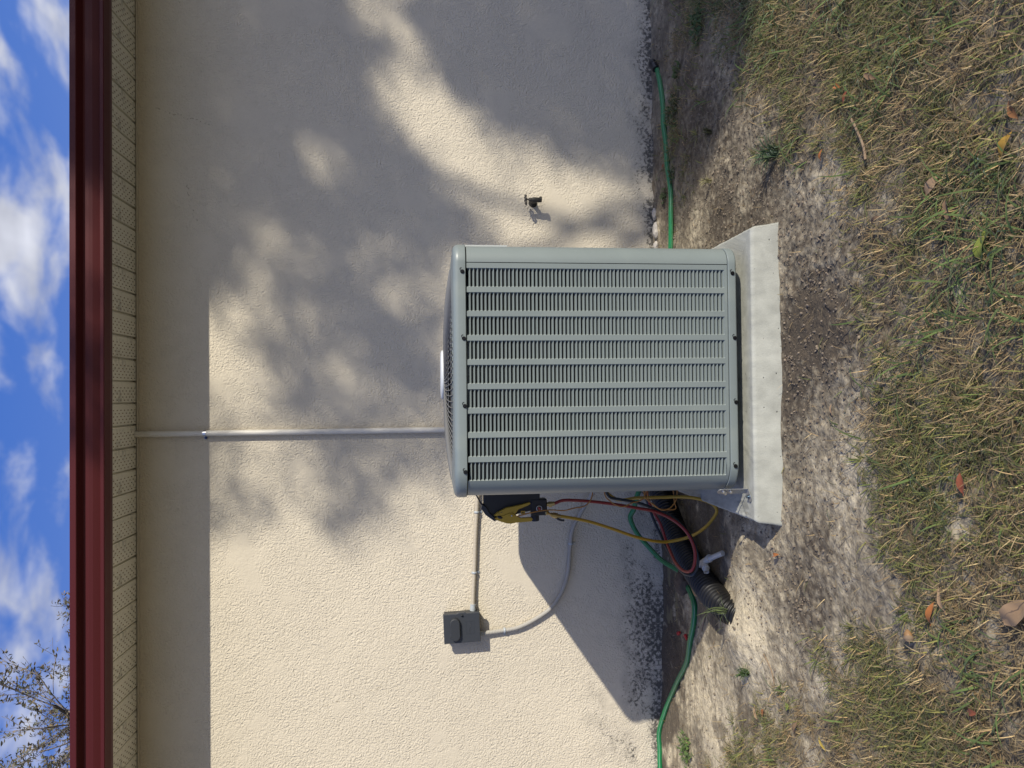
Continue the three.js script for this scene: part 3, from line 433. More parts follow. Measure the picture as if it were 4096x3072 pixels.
// ---------------------------------------------------------------- service gauges, hoses, clamp and wires at the unit's left side
{
  const t = thing('gauge_manifold', 'black refrigerant gauge manifold hanging at the left side of the air conditioner', 'gauge set', [0, 0, 0]);
  const bodyM = std(0.010, 0.011, 0.015, 0.45);
  const bs = new THREE.Shape(); [[-0.345, 0.905], [-0.412, 0.903], [-0.434, 0.892], [-0.455, 0.872], [-0.462, 0.856], [-0.455, 0.822], [-0.436, 0.770], [-0.43, 0.735], [-0.405, 0.700], [-0.345, 0.700]].forEach(([x, y], i) => i ? bs.lineTo(x, y) : bs.moveTo(x, y));
  mesh('body', new THREE.ExtrudeGeometry(bs, { depth: 0.034, bevelEnabled: true, bevelThickness: 0.006, bevelSize: 0.004, bevelSegments: 3 }).translate(0, 0, 0.765), bodyM, t);
  mesh('visor', new THREE.ExtrudeGeometry((() => { const s = new THREE.Shape(); [[-0.405, 0.912], [-0.418, 0.915], [-0.44, 0.900], [-0.464, 0.868], [-0.460, 0.860], [-0.436, 0.888], [-0.414, 0.900]].forEach(([x, y], i) => i ? s.lineTo(x, y) : s.moveTo(x, y)); return s; })(), { depth: 0.05, bevelEnabled: true, bevelThickness: 0.003, bevelSize: 0.002, bevelSegments: 2 }).translate(0, 0, 0.764), std(0.03, 0.032, 0.038, 0.5), t);
  mesh('hook_strap', tube([[-0.42, 0.895, 0.80], [-0.404, 0.914, 0.80], [-0.385, 0.925, 0.80], [-0.35, 0.945, 0.81]], 0.003, 20, 6), bodyM, t);
  mesh('sticker', box(-0.4435, -0.4315, 0.7525, 0.7685, 0.8055, 0.8065), std(0.55, 0.36, 0.06, 0.6), t);
  mesh('sticker_print', box(-0.4400, -0.4365, 0.7575, 0.7640, 0.8066, 0.8071), bodyM, t);
  mesh('valve_block', rbox(0.062, 0.062, 0.044, 0.006, -0.420, 0.700, 0.785), bodyM, t);
  mesh('sight_glass_ring', new THREE.TorusGeometry(0.0098, 0.0016, 8, 28).translate(-0.424, 0.700, 0.810), steel, t);
  mesh('sight_glass', new THREE.CylinderGeometry(0.0088, 0.0088, 0.004, 24).rotateX(Math.PI / 2).translate(-0.424, 0.700, 0.8095), new THREE.MeshPhysicalMaterial({ color: lin(0.05, 0.01, 0.012), roughness: 0.1, clearcoat: 1 }), t);
  mesh('indicator', box(-0.0055, 0.0055, -0.0022, 0.0022, 0, 0.0012).rotateZ(0.6).translate(-0.424, 0.700, 0.8118), std(0.45, 0.05, 0.05, 0.4), t);
  const kn = []; for (let k = 0; k < 12; k++) { const a = k / 12 * 2 * Math.PI; kn.push(cyl([0.0135 * Math.cos(a), 0, 0.0135 * Math.sin(a)], [0.0125 * Math.cos(a), 0.026, 0.0125 * Math.sin(a)], 0.003, 0.0026, 6)); } kn.push(new THREE.CylinderGeometry(0.0135, 0.0145, 0.027, 20).translate(0, 0.0135, 0));
  mesh('knob', merge(kn).rotateZ(Math.PI / 2 + 0.05).translate(-0.446, 0.714, 0.79), blackPlastic, t);
  mesh('port', merge([cyl([-0.412, 0.674, 0.795], [-0.408, 0.640, 0.80], 0.0085, 0.0085, 6), cyl([-0.411, 0.662, 0.798], [-0.410, 0.650, 0.80], 0.0105, 0.0105, 12)]), brass, t);
  mesh('port', merge([cyl([-0.430, 0.690, 0.795], [-0.444, 0.668, 0.80], 0.010, 0.0085, 12), new THREE.SphereGeometry(0.0098, 14, 10).translate(-0.441, 0.671, 0.80), cyl([-0.443, 0.668, 0.80], [-0.450, 0.652, 0.80], 0.005, 0.005, 10)]), brass, t);
  const bv = mesh('ball_valve', merge([cyl([-0.449, 0.655, 0.80], [-0.457, 0.617, 0.80], 0.0082, 0.0075, 6), cyl([-0.4505, 0.648, 0.80], [-0.4545, 0.630, 0.80], 0.0100, 0.0100, 12), cyl([-0.453, 0.637, 0.80], [-0.463, 0.635, 0.80], 0.004, 0.004, 8)]), brass, t);
  mesh('lever', tube([[-0.462, 0.635, 0.80], [-0.4665, 0.628, 0.80], [-0.471, 0.618, 0.80], [-0.4725, 0.604, 0.80]], 0.0042, 16, 8), blackPlastic, bv);
}
{
  const t = thing('spring_clamp', 'yellow spring clamp with black jaw pad clipped to the gauge manifold', 'clamp', [0, 0, 0]);
  const y = std(0.50, 0.31, 0.025, 0.5), A = [[-0.4428, 0.8694], [-0.4323, 0.8576], [-0.4157, 0.8240], [-0.4122, 0.7988], [-0.4071, 0.7735], [-0.3985, 0.7389], [-0.4019, 0.7351], [-0.4086, 0.7483], [-0.4211, 0.7804], [-0.4341, 0.7898], [-0.4406, 0.7957], [-0.4362, 0.8074], [-0.4399, 0.8242], [-0.4462, 0.8344], [-0.4457, 0.8544]], B = [[-0.4536, 0.8670], [-0.4473, 0.8544], [-0.4437, 0.8343], [-0.4374, 0.8209], [-0.4350, 0.8074], [-0.4406, 0.7957], [-0.4493, 0.7841], [-0.4550, 0.7707], [-0.4537, 0.7336], [-0.4592, 0.7289], [-0.4660, 0.7337], [-0.4691, 0.7910], [-0.4723, 0.8078], [-0.4706, 0.8246], [-0.4606, 0.8546]];
  const ex = (L, d, z) => { const s = new THREE.Shape(L.map(p => new THREE.Vector2(...p))); return new THREE.ExtrudeGeometry(s, { depth: d, bevelEnabled: true, bevelThickness: 0.0025, bevelSize: 0.0012, bevelSegments: 3 }).translate(0, 0, z); };
  mesh('jaw', ex(A, 0.013, 0.815), y, t); mesh('jaw', ex(B, 0.014, 0.818), y, t);
  mesh('jaw_pad', new THREE.SphereGeometry(0.013, 14, 10).scale(0.52, 1, 0.6).rotateZ(-0.12).translate(-0.4495, 0.8480, 0.829), blackPlastic, t);
  mesh('pivot', merge([new THREE.CylinderGeometry(0.0075, 0.008, 0.003, 20).rotateX(Math.PI / 2).translate(-0.4435, 0.806, 0.8350), ]), y, t);
  mesh('rivet', new THREE.SphereGeometry(0.0033, 12, 8).translate(-0.4435, 0.806, 0.8368), steel, t);
  mesh('molded_letters', merge([box(-0.4345, -0.4325, 0.8500, 0.8540, 0.8301, 0.8311), box(-0.4345, -0.4300, 0.8530, 0.8540, 0.8301, 0.8311), box(-0.4325, -0.4305, 0.8420, 0.8470, 0.8301, 0.8311), box(-0.4305, -0.4285, 0.8400, 0.8430, 0.8301, 0.8311)]), blackPlastic, t);
}
{
  const hose = (name, label, pts, r, m, n = 130, cat = 'hose') => tag(mesh(name, tube(pts, r, n, 10), m), label, cat);
  hose('charging_hose', 'yellow refrigerant hose looping down from the gauge valve to the ground', [[-0.457, 0.617, 0.800], [-0.459, 0.603, 0.800], [-0.479, 0.516, 0.790], [-0.516, 0.413, 0.760], [-0.560, 0.304, 0.720], [-0.587, 0.212, 0.680], [-0.594, 0.160, 0.660], [-0.577, 0.089, 0.680], [-0.545, 0.058, 0.735], [-0.488, 0.038, 0.815], [-0.439, 0.033, 0.860], [-0.417, 0.049, 0.860], [-0.398, 0.099, 0.840], [-0.393, 0.146, 0.820], [-0.401, 0.214, 0.760], [-0.410, 0.296, 0.700], [-0.419, 0.366, 0.660], [-0.36, 0.432, 0.640], [-0.318, 0.45, 0.64]], 0.0062, std(0.42, 0.245, 0.018, 0.45), 170);
  hose('charging_hose', 'red refrigerant hose looping over the black corrugated pipe', [[-0.408, 0.640, 0.800], [-0.398, 0.612, 0.800], [-0.400, 0.541, 0.800], [-0.413, 0.443, 0.790], [-0.438, 0.316, 0.770], [-0.456, 0.240, 0.760], [-0.492, 0.166, 0.760], [-0.537, 0.119, 0.770], [-0.592, 0.098, 0.790], [-0.637, 0.098, 0.800], [-0.675, 0.110, 0.800], [-0.690, 0.125, 0.760], [-0.674, 0.135, 0.680], [-0.645, 0.135, 0.620], [-0.618, 0.137, 0.580], [-0.591, 0.140, 0.560], [-0.543, 0.152, 0.540], [-0.499, 0.172, 0.520], [-0.438, 0.192, 0.500], [-0.318, 0.20, 0.52]], 0.0060, std(0.24, 0.022, 0.022, 0.42), 170);
  hose('charging_hose', 'dark blue refrigerant hose running beside the red hose loop', [[-0.318, 0.45, 0.76], [-0.395, 0.418, 0.750], [-0.406, 0.379, 0.750], [-0.420, 0.311, 0.750], [-0.448, 0.237, 0.750], [-0.484, 0.163, 0.750], [-0.545, 0.106, 0.760], [-0.612, 0.085, 0.785], [-0.659, 0.084, 0.790], [-0.694, 0.100, 0.790], [-0.703, 0.118, 0.760], [-0.689, 0.133, 0.700], [-0.656, 0.137, 0.620], [-0.598, 0.150, 0.550], [-0.535, 0.172, 0.520], [-0.464, 0.192, 0.500], [-0.427, 0.203, 0.500], [-0.318, 0.22, 0.5]], 0.0058, std(0.016, 0.026, 0.036, 0.42), 170);
  const om = std(0.40, 0.17, 0.03, 0.5);
  hose('test_lead', 'thin orange lead running from the yellow clamp to the unit', [[-0.446, 0.787, 0.838], [-0.434, 0.741, 0.845], [-0.426, 0.694, 0.845], [-0.425, 0.657, 0.845], [-0.428, 0.611, 0.845], [-0.420, 0.573, 0.845], [-0.414, 0.536, 0.845], [-0.392, 0.512, 0.845], [-0.35, 0.502, 0.845], [-0.318, 0.50, 0.84]], 0.0022, om, 90, 'wire');
  hose('test_lead', 'upper small bight of orange lead beside the red hose', [[-0.318, 0.455, 0.8], [-0.386, 0.445, 0.8], [-0.398, 0.435, 0.8], [-0.419, 0.407, 0.8], [-0.427, 0.378, 0.8], [-0.414, 0.344, 0.8], [-0.399, 0.300, 0.8], [-0.318, 0.280, 0.8]], 0.0022, om, 70, 'wire');
  hose('test_lead', 'lower loop of orange lead hanging behind the yellow hose', [[-0.318, 0.30, 0.8], [-0.394, 0.290, 0.8], [-0.423, 0.257, 0.8], [-0.443, 0.228, 0.8], [-0.439, 0.198, 0.8], [-0.421, 0.179, 0.8], [-0.404, 0.169, 0.8], [-0.318, 0.163, 0.8]], 0.0022, om, 70, 'wire');
  hose('test_lead', 'lowest squared bight of orange lead beside the unit base', [[-0.318, 0.285, 0.79], [-0.405, 0.273, 0.79], [-0.435, 0.244, 0.79], [-0.443, 0.215, 0.79], [-0.441, 0.168, 0.79], [-0.417, 0.173, 0.79], [-0.318, 0.180, 0.79]], 0.0020, om, 70, 'wire');
  // garden hose: from its black end on the right, behind the pad, up against the wall and away to the left
  const t = thing('garden_hose', 'long green garden hose lying along the foot of the wall', 'garden hose', [0, 0, 0]);
  const gy = (x, z) => [x, height(x, z) + 0.010, z];
  const path = [gy(1.569, 0.117), gy(1.465, 0.177), gy(1.341, 0.213), gy(1.257, 0.229), gy(1.156, 0.265), gy(1.043, 0.286), gy(0.914, 0.300), gy(0.818, 0.309), gy(0.673, 0.293), gy(0.45, 0.25), gy(0.2, 0.2), gy(-0.1, 0.17), [-0.32, 0.05, 0.14], [-0.44, 0.115, 0.125], [-0.504, 0.137, 0.120], [-0.554, 0.144, 0.100], [-0.588, 0.158, 0.090], [-0.631, 0.148, 0.100], [-0.680, 0.119, 0.100], [-0.735, 0.071, 0.100], [-0.785, 0.028, 0.15], gy(-0.812, 0.282), gy(-0.829, 0.349), gy(-0.857, 0.429), gy(-0.905, 0.489), gy(-0.972, 0.494), gy(-1.065, 0.452), gy(-1.18, 0.383), gy(-1.300, 0.277), gy(-1.417, 0.173), gy(-1.533, 0.085), gy(-1.649, 0.032), gy(-1.73, 0.026), gy(-1.814, 0.04), gy(-2.1, 0.12), gy(-2.5, 0.2)];
  const gm = dataTex(64, 64, (i, j, o) => { const s = (i === 13 || i === 14) ? 1 : 0, k = 0.92 + 0.16 * noise(i * 0.4, j * 0.7); o[0] = toS((s ? 0.22 : 0.012) * k); o[1] = toS((s ? 0.38 : 0.19) * k); o[2] = toS((s ? 0.22 : 0.062) * k); }, true); gm.wrapS = gm.wrapT = THREE.RepeatWrapping;
  mesh('hose', ribbed(path, s => 0.0115 + 0.0004 * Math.sin(s * 7), 120, 14), new THREE.MeshPhysicalMaterial({ map: gm, roughness: 0.38, clearcoat: 0.3, clearcoatRoughness: 0.3, side: THREE.DoubleSide }), t);
  mesh('coupling', merge([cyl([1.565, 0.012, 0.12], [1.60, 0.016, 0.096], 0.0165, 0.018, 14), cyl([1.60, 0.016, 0.096], [1.615, 0.018, 0.085], 0.0195, 0.0185, 14)]), blackPlastic, t);
}
// black corrugated drain pipe
tag(mesh('drain_pipe', ribbed([[-0.32, 0.055, 0.08], [-0.42, 0.052, 0.18], [-0.49, 0.05, 0.275], [-0.59, 0.05, 0.41], [-0.663, 0.05, 0.55], [-0.715, 0.048, 0.679], [-0.747, 0.046, 0.785], [-0.779, 0.036, 0.908], [-0.80, 0.0, 1.0], [-0.82, -0.04, 1.06]], s => { const q = (s / 0.0172) % 1; return 0.0445 + 0.0085 * smooth(0.10, 0.30, q) * (1 - smooth(0.60, 0.82, q)); }, 520, 24), std(0.006, 0.006, 0.007, 0.42)), 'black corrugated drain pipe running from behind the unit into the soil', 'pipe');
{
  const t = thing('pvc_tee', 'white plastic pipe tee lying on the soil by the hose loop', 'pipe fitting', [0, 0, 0]);
  const m = std(0.50, 0.49, 0.45, 0.5);
  mesh('stub_pipe', cyl([-0.596, 0.022, 0.885], [-0.638, 0.050, 0.80], 0.0102, 0.0102, 18), m, t);
  mesh('tee_body', merge([cyl([-0.630, 0.046, 0.814], [-0.670, 0.058, 0.745], 0.0132, 0.0132, 20), cyl([-0.652, 0.053, 0.775], [-0.671, 0.058, 0.805], 0.0128, 0.0128, 18)]), m, t);
  mesh('socket_ring', merge([cyl([-0.629, 0.0457, 0.816], [-0.633, 0.047, 0.809], 0.0148, 0.0148, 20), cyl([-0.667, 0.057, 0.799], [-0.671, 0.058, 0.805], 0.0145, 0.0145, 20)]), m, t);
  const turnTo = new THREE.Quaternion().setFromUnitVectors(V(0, 1, 0), V(-0.02, 0.006, 0.031).normalize());
  mesh('outlet', new THREE.LatheGeometry([[0.0078, -0.01], [0.0078, 0.022], [0.0104, 0.022], [0.0104, 0.0]].map(p => new THREE.Vector2(...p)), 20).applyQuaternion(turnTo).translate(-0.669, 0.0575, 0.802), m, t);
}
// red wire connectors dropped in the dirt
for (const [x, z, a, l] of [[-1.103, 0.245, 0.5, 'red twist-on wire connector on the dirt nearer the wall'], [-1.072, 0.366, -0.4, 'red twist-on wire connector on the dirt nearer the green hose']]) {
  const g = new THREE.LatheGeometry([[0, 0.030], [0.0045, 0.030], [0.0055, 0.027], [0.0075, 0.010], [0.0095, 0.002], [0.0095, 0], [0.006, 0], [0.006, 0.008], [0, 0.009]].map(p => new THREE.Vector2(...p)), 10).toNonIndexed(); g.computeVertexNormals();
  const o = tag(mesh('wire_connector', g.rotateZ(Math.PI / 2 - 0.1).rotateY(a + Math.PI / 2), std(0.42, 0.012, 0.02, 0.4)), l, 'wire connector', 'red wire connectors on the dirt'); o.position.set(x, height(x, z) + 0.008, z);
}

// ---------------------------------------------------------------- lumps: rubble, clod, bark, pebbles
function lump(seed, sx, sy, sz, det = 2) {
  const g = new THREE.IcosahedronGeometry(1, det), p = g.attributes.position;
  for (let i = 0; i < p.count; i++) { const x = p.getX(i), y = p.getY(i), z = p.getZ(i), k = 1 + 0.35 * fbm(x * 1.6 + seed * 3.7, y * 1.6 + z * 1.3 + seed, 3) + 0.12 * noise(x * 5 + seed, z * 5 + y * 4); p.setXYZ(i, x * k * sx, y * k * sy, z * k * sz); }
  g.computeVertexNormals(); return g;
}
const rubM = std(0.40, 0.37, 0.33, 0.95), soilM = std(0.10, 0.075, 0.055, 1), barkM = std(0.30, 0.20, 0.10, 0.9);
[[0.884, 0.045, 1, 0.030, 0.012, 0.016, 'pale mortar lump against the wall farthest from the unit'], [0.80, 0.06, 2, 0.042, 0.017, 0.022, 'largest pale mortar lump between wall and green hose'], [0.725, 0.05, 3, 0.026, 0.012, 0.018, 'pale mortar lump against the wall nearest the unit']].forEach(([x, z, s, a, b, c, l]) => { const o = tag(mesh('mortar_lump', lump(s, a, b, c), rubM), l, 'rubble', 'mortar lumps at the wall foot'); o.position.set(x, height(x, z) + 0.006, z); });
{ let o = tag(mesh('soil_clod', lump(5, 0.055, 0.03, 0.04, 3), soilM), 'dark root-bound clod of soil on the green hose', 'clod'); o.position.set(-0.835, height(-0.835, 0.375) + 0.022, 0.375);
  o = tag(mesh('bark_chunk', lump(6, 0.045, 0.016, 0.026, 3), barkM), 'light brown piece of bark beside the corrugated pipe', 'bark'); o.position.set(-0.815, height(-0.815, 0.52) + 0.012, 0.52); o.rotation.y = 0.6; }
{
  const r = rng(61), geo = lump(9, 1, 0.8, 1, 1), N = 16000, im = new THREE.InstancedMesh(geo, std(1, 1, 1, 1), N), M = new THREE.Matrix4(), c = new THREE.Color(); let k = 0;
  for (let tries = 0; k < N && tries < 300000; tries++) { const x = -1.9 + 3.8 * r(), z = 0.05 + 2.4 * r(), s = soilMask(x, z) + 0.12 + 0.3 * gauss(x + 1, z - 0.15, 0.4); if (r() > s * (0.35 + 1.2 * Math.max(0, fbm(x * 8, z * 8, 2) + 0.2)) || (x > PADX0 - 0.02 && x < PADX1 + 0.02 && z > PADZ0 && z < PADZ1 + 0.02)) continue;
    const q = 0.0010 + 0.0040 * Math.pow(r(), 5); M.compose(V(x, height(x, z) + q * 0.3, z), new THREE.Quaternion().setFromEuler(new THREE.Euler(r() * 6, r() * 6, r() * 6)), V(q * (0.7 + 0.7 * r()), q * (0.6 + 0.5 * r()), q)); im.setMatrixAt(k, M); const v = 0.55 + 0.7 * r(); im.setColorAt(k, c.setRGB(0.19 * v, 0.152 * v, 0.112 * v)); k++; }
  im.count = k; im.name = 'soil_crumbs'; im.castShadow = im.receiveShadow = true; tag(im, 'loose grey-brown soil crumbs scattered round the concrete pad', 'soil', null, 'stuff'); scene.add(im);
}

// ---------------------------------------------------------------- grass
function blade(bend, w, curl = 0) {
  const n = 4, P = [], I = []; for (let i = 0; i <= n; i++) { const t = i / n, a = bend * t, ww = w * (1 - 0.85 * t * t) / 2; const y = Math.sin(Math.PI / 2 - a * 0.5) * t, z = bend * 0.45 * t * t; const x = curl * Math.sin(t * 3) * 0.12; P.push(x - ww, y * (1 - 0.18 * bend * t), z, x + ww, y * (1 - 0.18 * bend * t), z); }
  for (let i = 0; i < n; i++) { const a = 2 * i; I.push(a, a + 1, a + 2, a + 1, a + 3, a + 2); }
  const g = new THREE.BufferGeometry(); g.setAttribute('position', new THREE.Float32BufferAttribute(P, 3)); g.setIndex(I); g.computeVertexNormals(); g.setAttribute('uv', new THREE.Float32BufferAttribute(new Float32Array(P.length / 3 * 2), 2)); return g;
}
const inPad = (x, z) => x > PADX0 - 0.025 && x < PADX1 + 0.025 && z > PADZ0 - 0.02 && z < PADZ1 + 0.022;
const leafMat = (tr = 0.3, rough = 0.6) => new THREE.MeshPhysicalMaterial({ color: 0xffffff, roughness: Math.max(0.9, rough), transmission: tr, thickness: 0, side: THREE.DoubleSide });

function scatter(name, label, cat, geo, mat, N, seed, pick, color) {
  const r = rng(seed), im = new THREE.InstancedMesh(geo, mat, N), M = new THREE.Matrix4(), c = new THREE.Color(); let k = 0;
  for (let tries = 0; k < N && tries < N * 14; tries++) { const p = pick(r); if (!p || inPad(p.x, p.z)) continue; M.compose(V(p.x, height(p.x, p.z) + (p.y || 0), p.z), new THREE.Quaternion().setFromEuler(new THREE.Euler(p.tilt || 0, p.turn, p.lean || 0, 'YXZ')), V(p.w, p.l, p.l)); im.setMatrixAt(k, M); im.setColorAt(k, color(r, c, p)); k++; }
  im.count = k; im.name = name; im.castShadow = im.receiveShadow = true; tag(im, label, cat, null, 'stuff'); scene.add(im);
}
const roots = { a: [], b: [] };
{ const r = rng(99); for (const [k, n] of [['a', 2600], ['b', 2200]]) for (let t = 0; roots[k].length < n && t < 60000; t++) { const z = Math.pow(r(), 0.85) * 3.0, x = (r() * 2 - 1) * 2.3, g = clamp(0.35 + 1.6 * fbm(x * 2.4 + (k === 'a' ? 50 : 0), z * 2.4, 3)); if (r() < lawn(x, z) * g && !inPad(x, z)) roots[k].push([x, z, 0.010 + 0.022 * r()]); } }
const fromRoot = (r, k) => { const [cx, cz, R] = roots[k][Math.floor(r() * roots[k].length)], a = r() * 6.283, d = R * Math.sqrt(r()); return { x: cx + Math.sin(a) * d, z: cz + Math.cos(a) * d, turn: a + (r() - 0.5) * 0.9, tilt: 0.15 + 1.0 * d / R + 0.25 * r() }; };
const spot = r => { const z = Math.pow(r(), 0.85) * 3.0, x = (r() * 2 - 1) * 2.3; return [x, z]; };
const clumpy = (x, z) => clamp(0.28 + 1.9 * fbm(x * 10, z * 10 + 5, 3));
scatter('dry_grass', 'matted straw-coloured dead grass across the lawn', 'grass', blade(0.55, 0.05, 0.3), leafMat(0.15), 170000, 101, r => { if (r() < 0.12) { const p = fromRoot(r, 'b'); return { ...p, tilt: p.tilt + 0.3, lean: (r() - 0.5) * 0.3, l: 0.02 + 0.03 * r(), w: 0.024 + 0.018 * r() }; } const [x, z] = spot(r); const l = lawn(x, z); if (r() > l * (0.25 + 0.75 * clumpy(x, z)) + 0.006) return null; return { x, z, turn: r() * 6.283, tilt: 0.35 + 1.2 * r(), lean: (r() - 0.5) * 0.5, l: 0.020 + 0.034 * r(), w: 0.028 + 0.020 * r(), y: 0.001 + 0.008 * r() }; },
  (r, c) => { const v = 0.30 + 1.15 * r() * r() + 0.1, h = r(); return c.setRGB(0.44 * v, lerp(0.29, 0.345, h) * v, lerp(0.13, 0.175, h) * v); });
scatter('green_grass', 'thin olive green lawn grass', 'grass', blade(0.8, 0.06, 0.25), leafMat(0.3), 105000, 102, r => { if (r() < 0.22) { const p = fromRoot(r, 'a'); return { ...p, lean: (r() - 0.5) * 0.3, l: 0.026 + 0.036 * r(), w: 0.03 + 0.022 * r() }; } const [x, z] = spot(r); const l = lawn(x, z); const g = clamp(0.55 + 1.3 * fbm(x * 2.4 + 50, z * 2.4, 3) + 0.15 * x); if (r() > l * g * (0.2 + 0.9 * clumpy(x + 3, z)) + 0.0015) return null; return { x, z, turn: r() * 6.283, tilt: 0.15 + 0.95 * r(), lean: (r() - 0.5) * 0.6, l: 0.022 + 0.040 * r(), w: 0.030 + 0.024 * r() }; },
  (r, c) => { const v = 0.45 + 1.0 * r(), h = r(); return c.setRGB(lerp(0.12, 0.25, h) * v, lerp(0.155, 0.225, h) * v, lerp(0.034, 0.058, h) * v); });
scatter('long_grass', 'longer fresh green blades standing through the lawn', 'grass', blade(1.2, 0.05, 0.3), leafMat(0.35), 4200, 103, r => { const [x, z] = spot(r); const l = lawn(x, z); if (r() > l * smooth(0.05, 0.3, fbm(x * 3 + 8, z * 3 + 8, 2) + 0.08 * x + 0.05)) return null; return { x, z, turn: r() * 6.283, tilt: 0.2 + 0.8 * r(), lean: (r() - 0.5) * 0.7, l: 0.055 + 0.07 * r(), w: 0.07 + 0.04 * r() }; },
  (r, c) => { const v = 0.7 + 0.6 * r(); return c.setRGB(0.115 * v, 0.17 * v, 0.038 * v); });
scatter('straw_litter', 'sparse dry stems and rootlets lying on bare soil', 'litter', blade(0.6, 0.035, 1.6), leafMat(0.1), 2600, 104, r => { const x = (r() * 2 - 1) * 1.9, z = 0.03 + 2.1 * r(); if (r() > 0.25 + 0.75 * clumpy(x * 0.7, z * 0.7)) return null; return { x, z, turn: r() * 6.283, tilt: 1.35 + 0.25 * r(), lean: 0, l: 0.02 + 0.05 * r(), w: 0.03 + 0.02 * r(), y: 0.002 }; },
  (r, c) => { const v = 0.35 + 0.9 * r(); return c.setRGB(0.30 * v, 0.215 * v, 0.13 * v); });

// weeds and tufts that stand out one by one
function leafGeo(len, wid, cup, arch, n = 5) {
  const P = [], I = []; for (let i = 0; i <= n; i++) { const t = i / n, w = wid * Math.pow(Math.sin(Math.PI * Math.min(1, 0.06 + 0.94 * t)), 0.75) * (1 - 0.25 * t) / 2, y = arch * t * (1 - t) * 4 * len * 0.25; P.push(-w, y + cup * w, t * len, 0, y, t * len, w, y + cup * w, t * len); }
  for (let i = 0; i < n; i++) for (let s = 0; s < 2; s++) { const a = 3 * i + s; I.push(a, a + 3, a + 1, a + 1, a + 3, a + 4); }
  const g = new THREE.BufferGeometry(); g.setAttribute('position', new THREE.Float32BufferAttribute(P, 3)); g.setIndex(I); g.computeVertexNormals(); g.setAttribute('uv', new THREE.Float32BufferAttribute(new Float32Array(P.length / 3 * 2), 2)); return g;
}
const greenM = (r, g, b) => new THREE.MeshPhysicalMaterial({ color: lin(r, g, b), roughness: 0.9, transmission: 0.3, thickness: 0, side: THREE.DoubleSide });
function weed(label, x, z, R, H, n, seed, col, broad) {
  const r = rng(seed), L = [];
  for (let i = 0; i < n; i++) {
    const a = r() * 6.283, d = R * Math.sqrt(r()) * (broad ? 1.7 : 0.6) * (0.5 + 0.5 * Math.abs(Math.sin(3 * a + seed))), up = broad ? 0.1 + 0.8 * r() : 0.25 + 1.1 * r();
    const g = broad ? leafGeo(0.012 + 0.017 * r(), 0.007 + 0.007 * r(), 0.3, 0.4) : leafGeo(H * (0.6 + 0.6 * r()), 0.0035 + 0.002 * r(), 0.4, 0.9, 5);
    g.rotateX(-up).rotateY(broad ? r() * 6.283 : a).translate(Math.cos(a) * d * 0.5, broad ? H * r() * 0.55 * (1 - d / (R * 2)) + 0.004 : 0, Math.sin(a) * d * 0.5); L.push(g);
    if (broad && i % 3 === 0) L.push(cyl([0, 0, 0], [Math.cos(a) * d * 0.5, H * 0.7 * r(), Math.sin(a) * d * 0.5], 0.001, 0.0008, 4));
  }
  const t = thing(broad ? 'weed' : 'grass_tuft', label, broad ? 'weed' : 'grass tuft', [x, height(x, z) - 0.002, z], broad ? 'weeds beside the wall' : 'tufts in the bare soil');
  mesh('leaves', merge(L), greenM(...col), t);
}
weed('bright green leafy weed by the hose at the left end of the wall', -1.56, 0.40, 0.10, 0.06, 110, 201, [0.11, 0.19, 0.035], true);
weed('dense short green tuft on the sunlit sand left of the unit', -0.963, 1.088, 0.035, 0.045, 60, 202, [0.08, 0.15, 0.03], false);
weed('spidery sedge tuft at the buried end of the corrugated pipe', -0.78, 0.985, 0.03, 0.11, 16, 203, [0.11, 0.15, 0.05], false);
weed('low dark weed against the green hose right of the unit', 1.26, 0.40, 0.11, 0.05, 90, 204, [0.07, 0.10, 0.025], true);
weed('broad dark green weed at the far right in the tree shade', 1.49, 0.70, 0.10, 0.05, 90, 205, [0.06, 0.12, 0.03], true);
weed('small pale green weed in the shaded strip by the far hose end', 1.408, 0.46, 0.05, 0.04, 36, 206, [0.09, 0.13, 0.035], true);
weed('bluish green grass tuft at the lawn edge right of the pad', 0.76, 1.32, 0.07, 0.085, 70, 207, [0.09, 0.15, 0.06], false);
weed('small brown-green tuft in the shaded bare soil', 1.016, 0.80, 0.04, 0.045, 30, 208, [0.09, 0.09, 0.035], false);
weed('tuft with bleached straw blades on the bare soil right of the pad', 0.83, 0.78, 0.03, 0.05, 18, 209, [0.30, 0.27, 0.13], false);
weed('small weed between the wall and the hose near the mortar lumps', 0.93, 0.20, 0.05, 0.03, 34, 210, [0.07, 0.10, 0.03], true);
weed('small clover-like weed behind the hose near the pad', 0.99, 0.33, 0.05, 0.03, 30, 211, [0.07, 0.11, 0.03], true);

// fallen leaves, one thing each
function deadLeaf(label, x, z, len, wid, turn, col, curl, seed) {
  const g = leafGeo(len, wid, curl, 0.35, 6), p = g.attributes.position; for (let i = 0; i < p.count; i++) p.setY(i, p.getY(i) + 0.12 * len * noise(p.getX(i) * 40 + seed, p.getZ(i) * 30)); g.translate(0, 0, -len / 2); g.computeVertexNormals();
  const o = tag(mesh('fallen_leaf', merge([g, cyl([0, 0, -len / 2], [0, 0.001, -len * 0.62], 0.0009, 0.0007, 5)]), new THREE.MeshPhysicalMaterial({ color: lin(...col), roughness: 0.9, transmission: 0.15, thickness: 0, side: THREE.DoubleSide })), label, 'leaf', 'fallen leaves on the ground');
  o.position.set(x, height(x, z) + 0.006 + lawn(x, z) * 0.012, z); o.rotation.set(0.15 * Math.sin(seed * 3), turn, 0.2 * Math.cos(seed * 5));
}
const TAN = [0.36, 0.235, 0.13], ORG = [0.36, 0.125, 0.03], RED = [0.26, 0.07, 0.03], GRN = [0.20, 0.235, 0.03], BRN = [0.21, 0.13, 0.07], YEL = [0.42, 0.30, 0.05];
